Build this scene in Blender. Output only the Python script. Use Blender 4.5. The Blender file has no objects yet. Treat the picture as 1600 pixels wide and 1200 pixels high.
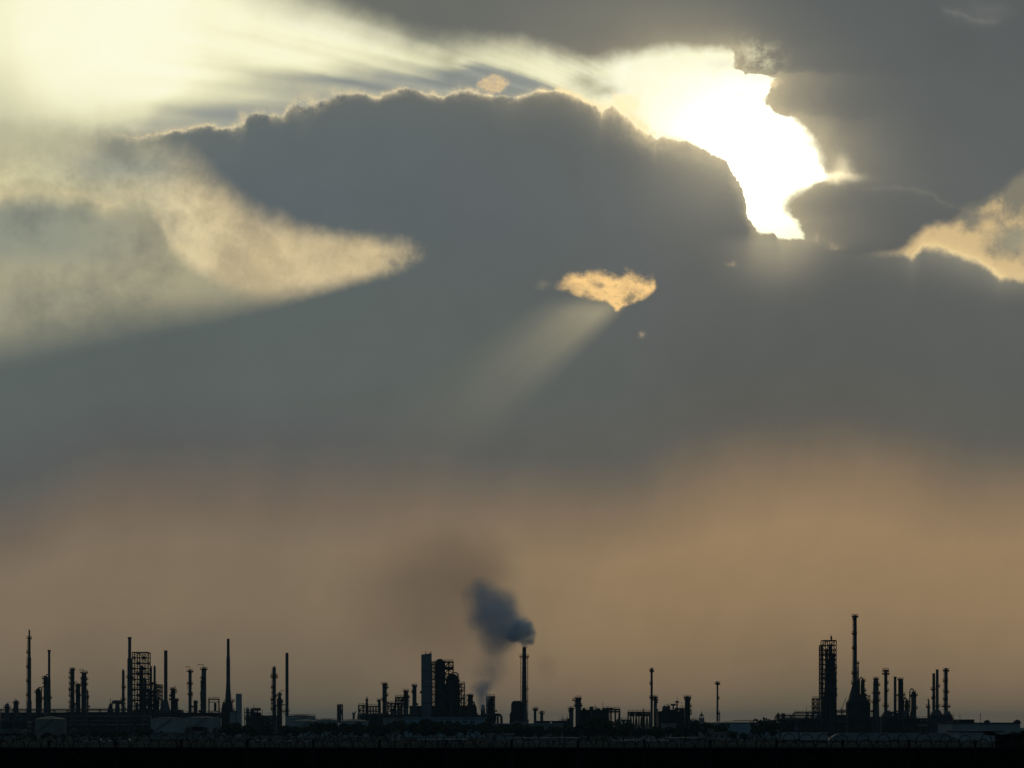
import bpy, bmesh, math, random
from mathutils import Vector, Matrix

# ---------------------------------------------------------------- camera
SC = bpy.context.scene
COL = SC.collection
F = 3764.0                    # focal length in units of 1/1600 of the frame width (24 degree lens)
HZ = 1136.0                   # row of the horizon on the 1600 x 1200 frame
EYE = 6.0                     # the photographer stands on a raised bank
cam_d = bpy.data.cameras.new('camera')
cam_d.sensor_width = 36.0
cam_d.lens = 36.0 * F / 1600.0
cam_d.shift_y = (HZ - 600.0) / 1600.0
cam_d.clip_start = 0.5
cam_d.clip_end = 40000
cam = bpy.data.objects.new('camera', cam_d)
cam.location = (0, 0, EYE)
cam.rotation_euler = (math.radians(90), 0, 0)
COL.objects.link(cam)
SC.camera = cam
SC.view_settings.view_transform = 'Standard'
SC.view_settings.look = 'None'
SC.view_settings.gamma = 1.0
SC.view_settings.exposure = 0.0
SC.render.film_transparent = False
SC.cycles.volume_step_rate = 1.0
SC.cycles.volume_max_steps = 256
SC.cycles.volume_bounces = 24
SC.cycles.max_bounces = 24

SUN_X, SUN_Y = 1205.0, 252.0
SUN_AZ = math.atan2(SUN_X - 800, F)
SUN_EL = math.atan2((HZ - SUN_Y), math.hypot(SUN_X - 800, F))

def lin(c):
    return tuple(((v / 255) / 12.92 if v / 255 <= .04045 else ((v / 255 + .055) / 1.055) ** 2.4) for v in c)

REAR = (.018, .044, .064)      # low sky behind the camera
ZEN = (.045, .064, .076)        # overhead
SKY_STR, COVER = .05, .996
SUN_E = .3
HAZE = 4.2e-5

# sky
world = bpy.data.worlds.new("World")
SC.world = world
world.use_nodes = True
WT = world.node_tree
for n in list(WT.nodes): WT.nodes.remove(n)

class E:
    """a value in the sky's node tree; arithmetic makes Math nodes"""
    def __init__(s, k): s.k = k
    def _b(s, o, op, rev=False):
        a, b = (o, s) if rev else (s, o)
        return mth(op, a, b)
    def __add__(s, o): return s._b(o, 'ADD')
    def __radd__(s, o): return s._b(o, 'ADD', True)
    def __sub__(s, o): return s._b(o, 'SUBTRACT')
    def __rsub__(s, o): return s._b(o, 'SUBTRACT', True)
    def __mul__(s, o): return s._b(o, 'MULTIPLY')
    def __rmul__(s, o): return s._b(o, 'MULTIPLY', True)
    def __truediv__(s, o): return s._b(o, 'DIVIDE')
    def __neg__(s): return mth('MULTIPLY', s, -1.0)
T_ = [WT]
def put(sock, v):
    if isinstance(v, E): T_[0].links.new(v.k, sock)
    else: sock.default_value = v
def mth(op, *a):
    n = T_[0].nodes.new('ShaderNodeMath'); n.operation = op
    for i, v in enumerate(a): put(n.inputs[i], v)
    return E(n.outputs[0])
def mx(a, b): return mth('MAXIMUM', a, b)
def mn(a, b): return mth('MINIMUM', a, b)
def absv(a): return mth('ABSOLUTE', a)
def ex(a): return mth('EXPONENT', a)
def sstep(a, b, x):
    """0 at a, 1 at b (a may be above b when both are numbers)"""
    if not isinstance(a, E) and not isinstance(b, E) and a > b: return 1.0 - sstep(b, a, x)
    n = T_[0].nodes.new('ShaderNodeMapRange'); n.interpolation_type = 'SMOOTHSTEP'
    put(n.inputs[0], x); put(n.inputs[1], a); put(n.inputs[2], b)
    n.inputs[3].default_value = 0; n.inputs[4].default_value = 1
    return E(n.outputs[0])
def gauss(x, y, cx, cy, rx, ry):
    a = (x - cx) / rx; b = (y - cy) / ry
    return ex(-(a * a + b * b))
def curve(x, pts, lo=None, hi=None, smooth=False):
    """y = f(x) through pts, flat beyond the ends"""
    x0, x1 = pts[0][0], pts[-1][0]
    ys = [p[1] for p in pts]; y0, y1 = min(ys), max(ys)
    if y1 == y0: y1 = y0 + 1
    n = T_[0].nodes.new('ShaderNodeFloatCurve')
    c = n.mapping.curves[0]
    n.mapping.extend = 'HORIZONTAL'
    for i, (px, py) in enumerate(pts):
        u, v = (px - x0) / (x1 - x0), (py - y0) / (y1 - y0)
        if i == 0: p = c.points[0]; p.location = (u, v)
        elif i == len(pts) - 1: p = c.points[-1]; p.location = (u, v)
        else: p = c.points.new(u, v)
    for p in c.points: p.handle_type = 'AUTO' if smooth else 'VECTOR'
    n.mapping.update()
    put(n.inputs['Value'], (x - x0) / (x1 - x0)); n.inputs['Factor'].default_value = 1
    return E(n.outputs[0]) * (y1 - y0) + y0
def ramp(x, stops):
    x0, x1 = stops[0][0], stops[-1][0]
    n = T_[0].nodes.new('ShaderNodeValToRGB')
    r = n.color_ramp; r.interpolation = 'LINEAR'
    while len(r.elements) < len(stops): r.elements.new(0.5)
    for e_, (p, c) in zip(r.elements, stops): e_.position = (p - x0) / (x1 - x0)
    for e_, (p, c) in zip(r.elements, stops): e_.color = (*lin(c), 1)
    put(n.inputs[0], (x - x0) / (x1 - x0))
    return E(n.outputs[0])
def cmix(a, b, f):
    n = T_[0].nodes.new('ShaderNodeMix'); n.data_type = 'RGBA'; n.clamp_factor = True
    put(n.inputs[0], f)
    for i, v in ((6, a), (7, b)):
        if isinstance(v, E): T_[0].links.new(v.k, n.inputs[i])
        else: n.inputs[i].default_value = (*v, 1)
    return E(n.outputs[2])
def cscale(c, f):
    n = T_[0].nodes.new('ShaderNodeVectorMath'); n.operation = 'SCALE'
    if isinstance(c, E): T_[0].links.new(c.k, n.inputs[0])
    else: n.inputs[0].default_value = c
    put(n.inputs[3], f)
    return E(n.outputs[0])
def cadd(a, b):
    n = T_[0].nodes.new('ShaderNodeVectorMath'); n.operation = 'ADD'
    for i, v in enumerate((a, b)):
        if isinstance(v, E): T_[0].links.new(v.k, n.inputs[i])
        else: n.inputs[i].default_value = v
    return E(n.outputs[0])
def noise(x, y, size, detail=5, rough=.55, lac=2.0, ox=0., oy=0., z=None, typ='FBM'):
    """(a, b, c): three noises about 0, roughly -.5 .. .5"""
    v = T_[0].nodes.new('ShaderNodeCombineXYZ')
    put(v.inputs[0], (x + ox) / size); put(v.inputs[1], (y + oy) / size)
    n = T_[0].nodes.new('ShaderNodeTexNoise'); n.noise_dimensions = '2D'; n.noise_type = typ
    n.normalize = True
    T_[0].links.new(v.outputs[0], n.inputs['Vector'])
    n.inputs['Scale'].default_value = 1; n.inputs['Detail'].default_value = detail
    n.inputs['Roughness'].default_value = rough; n.inputs['Lacunarity'].default_value = lac
    s = T_[0].nodes.new('ShaderNodeSeparateColor')
    T_[0].links.new(n.outputs['Color'], s.inputs[0])
    return [E(s.outputs[i]) - .5 for i in range(3)]

geo = WT.nodes.new('ShaderNodeTexCoord')
sep = WT.nodes.new('ShaderNodeSeparateXYZ')
WT.links.new(geo.outputs['Generated'], sep.inputs[0])
DX, DY, DZ = (E(sep.outputs[i]) for i in range(3))
fy = mx(DY, .05)
X = DX / fy * F + 800.0          # bearing and height in the sky, in sixteen-hundredths of the lens angle
Y = HZ - DZ / fy * F
X = mx(mn(X, 6000.), -6000.); Y = mx(mn(Y, 2500.), -6000.)

# --- base: the thick grey deck above, tan haze towards the horizon
nA = noise(X, Y, 420., 2, .5, ox=300.)
nB = noise(X, Y, 70., 5, .6)
nC = noise(X, Y, 24., 4, .68, oy=700.)
nV = noise(X + Y * .35, Y * .16, 110., 3, .55, ox=37.)
lowY = Y + nA[0] * 46. + nB[0] * 16. + nV[0] * 26.
edge_shift = curve(X, [(-200, 60), (0, 45), (250, -5), (450, 0), (600, 0), (850, 20), (950, 22), (1040, 2), (1200, -32), (1330, -36), (1450, -18), (1600, 0), (1800, 6)], smooth=True)
yy = lowY - edge_shift
left = ramp(yy, [(-300, (118, 118, 108)), (60, (112, 114, 108)), (200, (98, 107, 108)), (320, (95, 104, 107)), (480, (94, 103, 101)), (600, (93, 101, 98)), (700, (92, 94, 93)),
                 (738, (97, 94, 87)), (790, (111, 99, 87)), (860, (127, 112, 92)), (960, (127, 111, 90)), (1060, (116, 102, 83)), (1140, (104, 96, 75)), (1400, (70, 68, 60))])
right = ramp(yy, [(-300, (92, 97, 97)), (60, (93, 98, 98)), (300, (99, 103, 102)), (420, (95, 98, 97)), (600, (91, 94, 92)), (700, (95, 94, 88)),
                  (734, (108, 99, 86)), (785, (133, 113, 90)), (860, (153, 127, 95)), (960, (148, 123, 92)), (1060, (133, 112, 87)), (1140, (114, 101, 78)), (1400, (74, 70, 60))])
base = cmix(left, right, sstep(420., 1180., X + nA[1] * 260.))
base = cscale(base, 1.0 - .08 * sstep(750., 690., yy))
base = cscale(base, 1.0 + nA[2] * .14 + nB[1] * .10 + nV[1] * .10 * sstep(600., 760., Y))

# --- angles round the sun, for the rays
rx = SUN_X - X
aUp = (SUN_Y - Y) / mx(rx, 60.)          # above the sun line, to the left
aDn = -aUp
near = gauss(X, Y, 1195., 250., 105., 84.)

# --- edges of the clearing
ragg = .35 + absv(nB[2]) * 5.0
wx = nB[0] * 30. + nC[0] * 14. * ragg
wy = nB[1] * 22. + nC[1] * 12. * ragg
Xw, Yw = X + wx, Y + wy
Lx = curve(Xw, [(-100, 226), (60, 226), (130, 222), (165, 216), (190, 214), (215, 216), (240, 212), (262, 205), (310, 200), (355, 205), (372, 200), (384, 186), (395, 178), (442, 184), (455, 166), (488, 164),
                (500, 160), (525, 151), (556, 151), (594, 157), (609, 148), (631, 142), (650, 143), (669, 148), (694, 151), (712, 146), (731, 143), (769, 150), (791, 157), (809, 155),
                (825, 147), (844, 143), (878, 143), (900, 152), (922, 162), (941, 176), (953, 168), (969, 176), (987, 188), (1000, 201), (1026, 218), (1032, 214), (1073, 222), (1108, 240),
                (1137, 251), (1149, 272), (1159, 295), (1167, 325), (1174, 352), (1187, 362), (1210, 360), (1214, 372), (1290, 374), (1700, 374)])
Ux = curve(X + nA[0] * 60., [(100, -260), (250, -110), (400, -22), (450, 0), (500, 14), (550, 36), (600, 54), (650, 67), (700, 73), (750, 70), (800, 70), (850, 84), (900, 96), (950, 96), (1000, 83), (1050, 76), (1145, 77), (1400, 76)], smooth=True)
XR = curve(Yw, [(-40, 1138), (78, 1142), (105, 1146), (113, 1172), (116, 1200), (125, 1207), (150, 1196), (165, 1197), (178, 1211), (186, 1238), (200, 1254), (215, 1265), (245, 1279),
                (270, 1284), (277, 1292), (283, 1285), (290, 1265), (298, 1251), (308, 1236), (318, 1228), (330, 1232), (342, 1247), (352, 1251), (366, 1257), (400, 1256)])
softU = curve(X, [(300, 70), (550, 48), (750, 30), (900, 24), (1000, 17), (1150, 9)])
dU = (Y + nB[2] * 26.) - Ux               # below the upper deck
dL = Lx - Yw                               # above the ridge
dR = XR - (Xw - nC[2] * 8.)                # left of the right-hand cloud
softR = curve(Y, [(80, 7), (110, 5), (170, 8), (210, 26), (260, 30), (290, 26), (330, 11), (355, 5), (400, 4)])
mU = sstep(-1.0 * softU, softU, dU)
softL = curve(X, [(0, 34), (150, 30), (210, 18), (260, 6), (330, 3.2), (1300, 3.2)])
mL = sstep(-.8 * softL, 1.2 * softL, dL + nC[2] * softL * .8)
softR = softR * mx(1.0 + nB[0] * 3.4, .3)
mR = sstep(-.6 * softR, softR, dR)
clear = mU * mL * mR

# --- what shines through the clearing
ray = noise(aUp * 1000. + nB[0] * 14., X * .06, 44., 2, .5, ox=55.)
bandY = curve(X + nA[2] * 40., [(150, 235), (215, 205), (260, 178), (300, 160), (350, 140), (400, 127), (500, 110), (600, 107), (650, 113), (700, 114), (745, 100), (790, 106), (830, 120), (880, 143), (940, 180), (1000, 240)], smooth=True)
bandS = curve(X, [(150, 40), (300, 42), (450, 26), (600, 20), (720, 14), (860, 9), (950, 9)])
band = sstep(-1.0 * bandS, bandS, bandY - (Y + nB[2] * 14. + ray[0] * 34. * sstep(1000., 700., X)))
inten = .31 + ray[1] * .34 + gauss(X, Y, 320., 172., 120., 30.) * .12 + gauss(X, Y, 450., 140., 120., 16.) * .13
st_ = ex(-((aUp - .088 + ray[0] * .008) / .011) * ((aUp - .088 + ray[0] * .008) / .011)) * sstep(400., 370., X) * sstep(215., 260., X)
st_ = st_ + ex(-((aUp - .19) / .012) * ((aUp - .19) / .012)) * sstep(700., 640., X) * sstep(450., 520., X) * .5
inten = inten - st_ * .10 + gauss(X, Y, 380., 152., 70., 11.) * .12
inHi = curve(X, [(-60, .90), (0, .95), (70, 1.07), (240, 1.10), (330, 1.0), (450, .95), (600, .88), (700, .78), (780, .80), (860, .92), (940, .95), (990, 1.05)], smooth=True)
inHi = inHi - .14 * sstep(60., 160., Y) * sstep(110., 0., X + nB[2] * 60.) + ray[2] * .50 * sstep(120., 360., X) * sstep(10., 90., Y + (X - 300.) * .12) - .16 * sstep(60., 240., Y) * sstep(500., 100., X) + nB[0] * .10
inHi = inHi - .42 * sstep(165., 235., Y + nB[1] * 40. + (X - 80.) * .12) * sstep(420., 240., X)
inten = inten + (inHi - inten) * band
sunny = sstep(905., 990., X + (Y - 110.) * .5 + nB[2] * 20.)
inten = inten + (1.0 + nB[2] * .35 + nB[1] * .2 - inten + .22 * gauss(X, Y, 1120., 190., 150., 90.)) * sunny
shine = ramp(inten, [(.2, (128, 134, 132)), (.32, (152, 156, 148)), (.42, (172, 172, 154)), (.6, (205, 203, 172)), (.85, (238, 234, 194)), (1.0, (252, 249, 212)), (1.15, (255, 255, 228))])
bright = cscale(shine, 1.0 + near * 2.6)
# dark puffs drifting inside the clearing
pf = gauss(Xw, Yw, 702., 98., 26., 16.) * .45 + gauss(Xw, Yw, 915., 128., 24., 15.) * .55 + gauss(Xw, Yw, 945., 145., 22., 10.) * .5
pf = pf + gauss(Xw, Yw, 1160., 185., 26., 14.) * .0 + gauss(Xw, Yw, 1158., 152., 16., 12.) * .22 + gauss(Xw, Yw, 1128., 98., 26., 10.) * .15
bright = cmix(bright, lin((128, 126, 108)), pf)

sky = cmix(base, bright, clear)

# --- left: sunlit lower cloud seen under the ridge
nD = noise(X, Y, 150., 5, .62, oy=250., ox=90.)
XD, YD = X + nD[0] * 60., Y + nD[1] * 55.
Tx = curve(XD, [(-100, 215), (0, 222), (100, 218), (160, 228), (200, 240), (260, 244), (300, 262), (340, 292), (380, 328), (420, 352), (470, 364), (520, 369), (580, 370), (640, 380), (664, 400), (700, 404)])
Bx = curve(X + nC[0] * 10., [(-100, 560), (0, 542), (100, 524), (200, 505), (300, 487), (440, 461), (500, 449), (560, 437), (620, 424), (652, 410), (668, 398), (700, 396)])
softB = curve(X, [(0, 46), (200, 36), (330, 32), (450, 24), (560, 14), (680, 11)])
softT = curve(X, [(0, 42), (250, 50), (340, 46), (430, 32), (500, 19), (600, 20), (660, 20)])
mD = sstep(-1.0 * softT, softT, YD - Tx) * sstep(-1.0 * softB, softB, Bx - (Y + nC[1] * 8.)) * sstep(694., 588., Xw + nC[0] * 60. + nB[2] * 50. + (Y - 395.) * .9)
Cx = curve(X + nC[2] * 14., [(-100, 300), (0, 304), (80, 300), (130, 303), (165, 318), (190, 312), (210, 304), (235, 311), (250, 335), (262, 366), (290, 394), (320, 410), (360, 428), (420, 446), (520, 480)])
dC = (Y + nD[2] * 26. + nC[1] * 9.) - Cx
lit = cmix(lin((190, 182, 148)), lin((206, 186, 145)), sstep(150., 420., X))
lit = cmix(lit, lin((214, 205, 160)), gauss(X, Y, 50., 270., 90., 30.))
lit = cmix(lit, lin((150, 152, 140)), gauss(X + nB[0] * 60., Y, 180., 258., 110., 30.) * .9)
fil = 1.0 - absv(nD[2] * 1.0 + nB[0] * .3) * 5.0
lit = cscale(lit, .92 + nD[0] * (.45 + .5 * sstep(430., 260., X)) + nB[1] * .18 + .18 * sstep(.3, 1., fil))
shade = cmix(lin((146, 149, 132)), lin((166, 159, 130)), sstep(60., 330., X))
shade = cmix(shade, lin((176, 168, 138)), gauss(X, Y, 70., 430., 130., 26.) * .6)
shade = cmix(shade, lin((166, 160, 132)), sstep(380., 450., Y) * .7)
shade = cscale(shade, 1.0 + nD[1] * .35)
lowcol = cmix(lit, shade, sstep(-4., 34., dC) * sstep(470., 330., X))
rimC = ex(-absv(dC - 2.) / 9.) * sstep(480., 240., X) * (.35 + nB[2] * 1.2)
lowcol = cmix(lowcol, lin((226, 206, 160)), mx(rimC, 0.))
lowcol = cmix(lowcol, lin((122, 122, 108)), sstep(60., 0., Bx - Y) * sstep(500., 200., X) * .55)
sky = cmix(sky, lowcol, mD * mn(mx(.92 + nB[0] * .3 + nD[1] * (.5 + .9 * sstep(440., 250., X)), 0.), 1.))
# haze of light on the far left below the bright patch
sky = cmix(sky, lin((196, 192, 158)), gauss(X, Y, -10., 215., 190., 50.) * .75)
# little grey puff with a bright cap at the ridge's end
sky = cmix(sky, lin((128, 130, 120)), gauss(Xw, Yw, 183., 236., 24., 18.) * .7)

# --- rim light along the ridge
side = sstep(150., 240., X) * sstep(1120., 1000., X)
rimw = curve(X + nC[0] * 20., [(150, 7), (240, 4), (300, 3), (355, 3), (378, 11), (392, 4), (440, 6), (470, 15), (492, 10), (515, 7), (560, 4), (690, 4), (715, 6), (740, 4), (830, 4), (900, 5), (935, 6), (960, 16), (1000, 14), (1040, 6), (1100, 5)])
rim = ex(-absv(dL - rimw * .5) / (rimw * .8)) * side * (.75 + nC[2] * 2.4 + nB[0] * 2.4)
rimcol = cmix(lin((224, 206, 164)), cscale(lin((255, 230, 176)), 1.1), sstep(600., 960., X))
sky = cmix(sky, rimcol, mn(mx(rim, 0.), .95))
# the peach puff standing on the ridge, and the bright lump right of it
pu = sstep(.25, .62, gauss(X + nC[0] * 22., Y + nC[1] * 20., 771., 131., 27., 15.)) * (.75 + nC[2] * 1.6)
sky = cmix(sky, lin((226, 198, 152)), mx(pu, 0.))
lump = sstep(.25, .7, gauss(X + nB[0] * 20. + nC[0] * 18., Y + nC[1] * 18., 975., 162., 36., 16.)) * mL
sky = cmix(sky, cscale(lin((255, 238, 190)), 1.1), lump * .8)

# --- light spilling round the clearing
eU = mx(-1.0 * dU, 0.); eR = mx(-1.0 * dR, 0.); eL = mx(-1.0 * dL, 0.)
spill = ex(-(eU / 34. + eR / 58. + eL / 21.))
sunprox = gauss(X, Y, 1150., 215., 260., 190.)
sky = cadd(sky, cscale(lin((236, 212, 158)), spill * sunprox * .64 * (1.0 - clear)))
sky = cadd(sky, cscale(lin((205, 190, 150)), gauss(X, Y, 1200., 240., 200., 170.) * .05 + gauss(X, Y, 1120., 268., 100., 80.) * .13 * sstep(0., 20., -1.0 * dL) + gauss(X, Y, 1010., 22., 190., 60.) * .12 * (1.0 - clear)))
sky = cadd(sky, cscale(lin((214, 198, 152)), gauss(X, Y, 1212., 392., 62., 46.) * .22 * sstep(360., 384., Y)))
wsp = gauss(X + nB[1] * 30., Yw, 1178., 92., 34., 22.) * mx(nC[0] * 2.4 + nB[2] * 1.2 + .22, 0.) * (1.0 - clear)
sky = cadd(sky, cscale(lin((196, 190, 150)), wsp * 1.25))
# bright finger to the right of the clearing
fing = gauss(Xw, Yw, 1306., 277., 30., 8.) * 1.0 + gauss(Xw, Yw, 1312., 262., 14., 14.) * .5
sky = cadd(sky, cscale(lin((255, 236, 186)), fing * .75))
# a flake of light by the right of the clearing's top and small ones beneath
fl = gauss(Xw, Yw, 1207., 131., 9., 5.) * .6 + gauss(Xw, Yw, 1276., 368., 7., 10.) * .22 + gauss(Xw, Yw, 1300., 382., 11., 5.) * .25 + gauss(Xw, Yw, 1145., 412., 6., 4.) * .20
fl = fl + gauss(Xw, Yw, 1004., 524., 6., 5.) * .24 + gauss(Xw, Yw, 845., 446., 12., 5.) * .07
sky = cadd(sky, cscale(lin((232, 196, 140)), fl * mx(.6 + nC[0] * 3., 0.)))

# --- the small window and the ray that falls from it
bT = curve(X + nC[0] * 12., [(860, 452), (881, 438), (897, 427), (922, 425), (950, 432), (965, 434), (980, 427), (989, 431), (1006, 438), (1019, 437), (1028, 449)])
bB = curve(X + nC[1] * 12., [(860, 452), (881, 456), (903, 462), (927, 466), (946, 473), (963, 488), (972, 480), (987, 474), (1002, 468), (1019, 457), (1028, 449)])
nW = noise(X * .75, Y * 1.1, 34., 4, .62, ox=11., oy=37.)
yw = Y + nW[0] * 16.
mW = sstep(-10., 12., yw - bT + nC[2] * 26.) * sstep(-3., 6., bB - yw + nC[0] * 8.) * sstep(862., 885., X) * sstep(1029., 1022., X)
ridge = 1.0 - absv(nW[1]) * 5.5
wcol = cmix(lin((158, 140, 108)), lin((255, 210, 140)), sstep(-.45, .85, ridge * (.55 + .6 * sstep(870., 990., X + nW[2] * 120.)) + .12))
bR = (Y - SUN_Y) / mx(SUN_X - X, 40.)
mRay = sstep(.58, .88, bR) * sstep(1.05, .88, bR) * sstep(448., 492., Y + (X - 900.) * -.1) * ex(-mx(Y - 480., 0.) / 66.) * sstep(1010., 950., X)
rayc = noise(bR * 600. + nB[0] * 30., Y * .1, 60., 2, .5)
sky = cadd(sky, cscale(lin((196, 178, 128)), mRay * (.44 + rayc[0] * .18)))
sky = cmix(sky, wcol, mW * (.95 + nW[2] * 1.2 - .35 * sstep(905., 870., X)))

# --- right: the lit cloud at the edge
nR = noise(X, Y, 60., 5, .64, ox=511., oy=77.)
XF, YF = X + nR[0] * 26., Y + nR[1] * 24.
fT = curve(XF, [(1340, 398), (1385, 394), (1404, 386), (1433, 364), (1460, 343), (1487, 345), (1508, 322), (1540, 309), (1560, 293), (1577, 279), (1600, 263), (1640, 240), (1800, 160)])
fB = curve(X + nC[0] * 10., [(1340, 402), (1404, 396), (1425, 407), (1442, 390), (1467, 392), (1487, 397), (1508, 405), (1529, 411), (1550, 425), (1562, 437), (1577, 436), (1600, 438), (1640, 446), (1800, 470)])
mF = sstep(-8., 20., YF - fT) * sstep(-7., 9., fB - (Y + nC[1] * 14. + nB[1] * 10.)) * sstep(1345., 1400., X)
fcol = cmix(lin((132, 127, 110)), lin((222, 192, 140)), sstep(-.30, .22, nR[2] * 1.2 + nC[2] * .25 + .26 * sstep(60., 0., fB - Y) - .20 * sstep(350., 310., Y)))
fcol = cmix(fcol, lin((158, 152, 128)), gauss(X, Y, 1590., 376., 36., 22.) * .9)
fcol = cmix(fcol, lin((122, 120, 110)), gauss(X, Y, 1525., 338., 40., 9.) * .7)
rimF = ex(-absv(fB - (Y + nC[1] * 9.) - 6. - nB[1] * 14.) / 7.) * sstep(1400., 1440., X) * sstep(1580., 1560., X)
fcol = cmix(fcol, lin((246, 216, 156)), mn(rimF * (1.1 + nC[2] * 1.5), 1.))
sky = cmix(sky, fcol, mF * .9)
# glow beneath it and the thin bright line over the small cloud
gl = sstep(-9., -1., Y + nC[1] * 9. - fB) * ex(-mx(Y - fB, 0.) / 22.) * gauss(X, Y, 1490., 420., 95., 60.)
sky = cadd(sky, cscale(lin((190, 178, 140)), gl * .34))
sky = cadd(sky, cscale(lin((190, 176, 136)), gauss(X, Y, 1600., 440., 60., 22.) * .12))
cl = curve(X + nC[0] * 16., [(1320, 290), (1362, 295), (1400, 293), (1446, 300), (1477, 318), (1520, 330), (1600, 352)], smooth=True)
ln = ex(-absv(Y + nC[1] * 7. - cl) / 4.) * sstep(1325., 1400., X) * sstep(1530., 1470., X) * (.5 + nC[2])
sky = cadd(sky, cscale(lin((196, 180, 140)), mx(ln, 0.) * .14))
# wisp at the top right
wl = curve(X + nC[0] * 18., [(1460, 8), (1480, 18), (1500, 22), (1525, 32), (1550, 34), (1570, 20)], smooth=True)
wi = ex(-absv(Y + nC[1] * 10. - wl) / 5.) * sstep(1462., 1485., X) * sstep(1572., 1540., X) * (.6 + nC[2])
sky = cadd(sky, cscale(lin((190, 180, 160)), mx(wi, 0.) * .18 + gauss(Xw, Yw, 1545., 14., 34., 16.) * .05))

# --- the rest of the sky: a dim deck, a little lighter overhead, bluish behind the camera
up = mx(DZ, 0.)
nG = noise(DX / (up + .15), DY / (up + .15), .9, 2, .55)
rest = cmix(cscale(REAR, 1.0), ZEN, sstep(.05, .9, up))
rest = cscale(rest, 1.0 + nG[0] * .5)
front = sstep(.72, .93, DY) * sstep(.62, .38, up)

nish = WT.nodes.new('ShaderNodeTexSky'); nish.sky_type = 'NISHITA'; nish.sun_disc = False
nish.sun_elevation = SUN_EL; nish.sun_rotation = SUN_AZ
nish.air_density = 1.0; nish.dust_density = 1.0
bg1 = WT.nodes.new('ShaderNodeBackground'); bg1.inputs[1].default_value = SKY_STR
WT.links.new(nish.outputs[0], bg1.inputs[0])
def backdrop(c):
    n = WT.nodes.new('ShaderNodeBackground'); n.inputs[1].default_value = 1.0
    WT.links.new(c.k, n.inputs[0]); return n.outputs[0]
def smix(a, b, f):
    n = WT.nodes.new('ShaderNodeMixShader'); put(n.inputs[0], f)
    WT.links.new(a, n.inputs[1]); WT.links.new(b, n.inputs[2]); return n.outputs[0]
deck = smix(backdrop(base), backdrop(sky), sstep(760., 700., Y))   # the clearing and its rays are all high up
deck = smix(backdrop(rest), deck, front)
cover = smix(bg1.outputs[0], deck, COVER)              # the cloud deck covers nearly all of the clear sky
wo = WT.nodes.new('ShaderNodeOutputWorld')
WT.links.new(cover, wo.inputs[0])

# ---------------------------------------------------------------- the sun behind the cloud
sun_d = bpy.data.lights.new('sun', 'SUN'); sun_d.energy = SUN_E; sun_d.angle = math.radians(12)
sun_d.color = (1.0, .86, .66)
sun = bpy.data.objects.new('sun', sun_d); COL.objects.link(sun)
sun_dir = Vector((math.sin(SUN_AZ) * math.cos(SUN_EL), math.cos(SUN_AZ) * math.cos(SUN_EL), math.sin(SUN_EL)))
sun.rotation_euler = sun_dir.to_track_quat('Z', 'Y').to_euler()
sun.location = sun_dir * 3000

rnd = random.Random(7)
# ---------------------------------------------------------------- materials
MATS = {}
def mat(name, c, var=.3, size=4.0, rough=.75, metal=0.0, c2=None, stretch=1.0):
    """procedural: the colour mottled by world-space noise (rust, dirt, panel wear)"""
    m = bpy.data.materials.new(name); m.use_nodes = True
    nt = m.node_tree; p = nt.nodes['Principled BSDF']
    g = nt.nodes.new('ShaderNodeNewGeometry'); mp = nt.nodes.new('ShaderNodeMapping')
    mp.inputs['Scale'].default_value = (1, 1, stretch)
    nt.links.new(g.outputs['Position'], mp.inputs[0])
    n = nt.nodes.new('ShaderNodeTexNoise'); n.inputs['Scale'].default_value = 1.0 / size; n.inputs['Detail'].default_value = 4
    n.inputs['Roughness'].default_value = .6
    nt.links.new(mp.outputs[0], n.inputs['Vector'])
    r = nt.nodes.new('ShaderNodeValToRGB'); r.color_ramp.elements[0].position = .32; r.color_ramp.elements[1].position = .68
    d = c2 or tuple(v * (1 - var) for v in c); u = tuple(min(1, v * (1 + var)) for v in c)
    r.color_ramp.elements[0].color = (*d, 1); r.color_ramp.elements[1].color = (*u, 1)
    nt.links.new(n.outputs['Fac'], r.inputs[0]); nt.links.new(r.outputs[0], p.inputs['Base Color'])
    p.inputs['Roughness'].default_value = rough; p.inputs['Metallic'].default_value = metal
    p.inputs['Specular IOR Level'].default_value = 0.0 if rough >= .9 else (.03 if 'clad' in name or 'roof' in name or name in ('concrete', 'plaster') else .12)
    MATS[name] = m; return m
mat('painted_steel', (.08, .105, .12), c2=(.05, .055, .058))
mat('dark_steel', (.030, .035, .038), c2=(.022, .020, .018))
mat('grey_shell', (.10, .115, .12), c2=(.06, .06, .058), stretch=.15)
mat('red_steel', (.22, .05, .03), c2=(.10, .03, .02))
mat('concrete', (.20, .205, .20), stretch=.3)
mat('pale_cladding', (.30, .345, .36), var=.12, size=8, stretch=.2)
mat('blue_cladding', (.26, .36, .42), var=.15, size=8, stretch=.2)
mat('slab_cladding', (.17, .20, .21), var=.25, size=7, stretch=.3)
mat('tan_roof', (.34, .28, .20), var=.2, size=8)
mat('tank_white', (.30, .34, .345), var=.14, size=7, stretch=.15)
mat('window_glass', (.02, .025, .03), var=.1, rough=.5)
mat('dark_roof', (.07, .07, .075), var=.3, size=6)
mat('slate_roof', (.085, .11, .125), var=.2, size=9)
mat('plaster', (.30, .29, .27), var=.15, size=5)
mat('bark', (.07, .055, .04), size=.6)
mat('foliage', (.045, .06, .03), var=.5, size=1.6)
mat('palm_leaf', (.05, .065, .03), var=.4, size=1.0)
mat('pale_foliage', (.19, .19, .14), var=.3, size=1.2)
mat('wire', (.02, .02, .021), var=.3, size=.3, rough=.6)
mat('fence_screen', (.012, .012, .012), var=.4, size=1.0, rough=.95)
mat('rubber', (.02, .02, .02), var=.2)
mat('sand', (.058, .060, .056), c2=(.018, .022, .018), size=45, rough=1.0)
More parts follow.
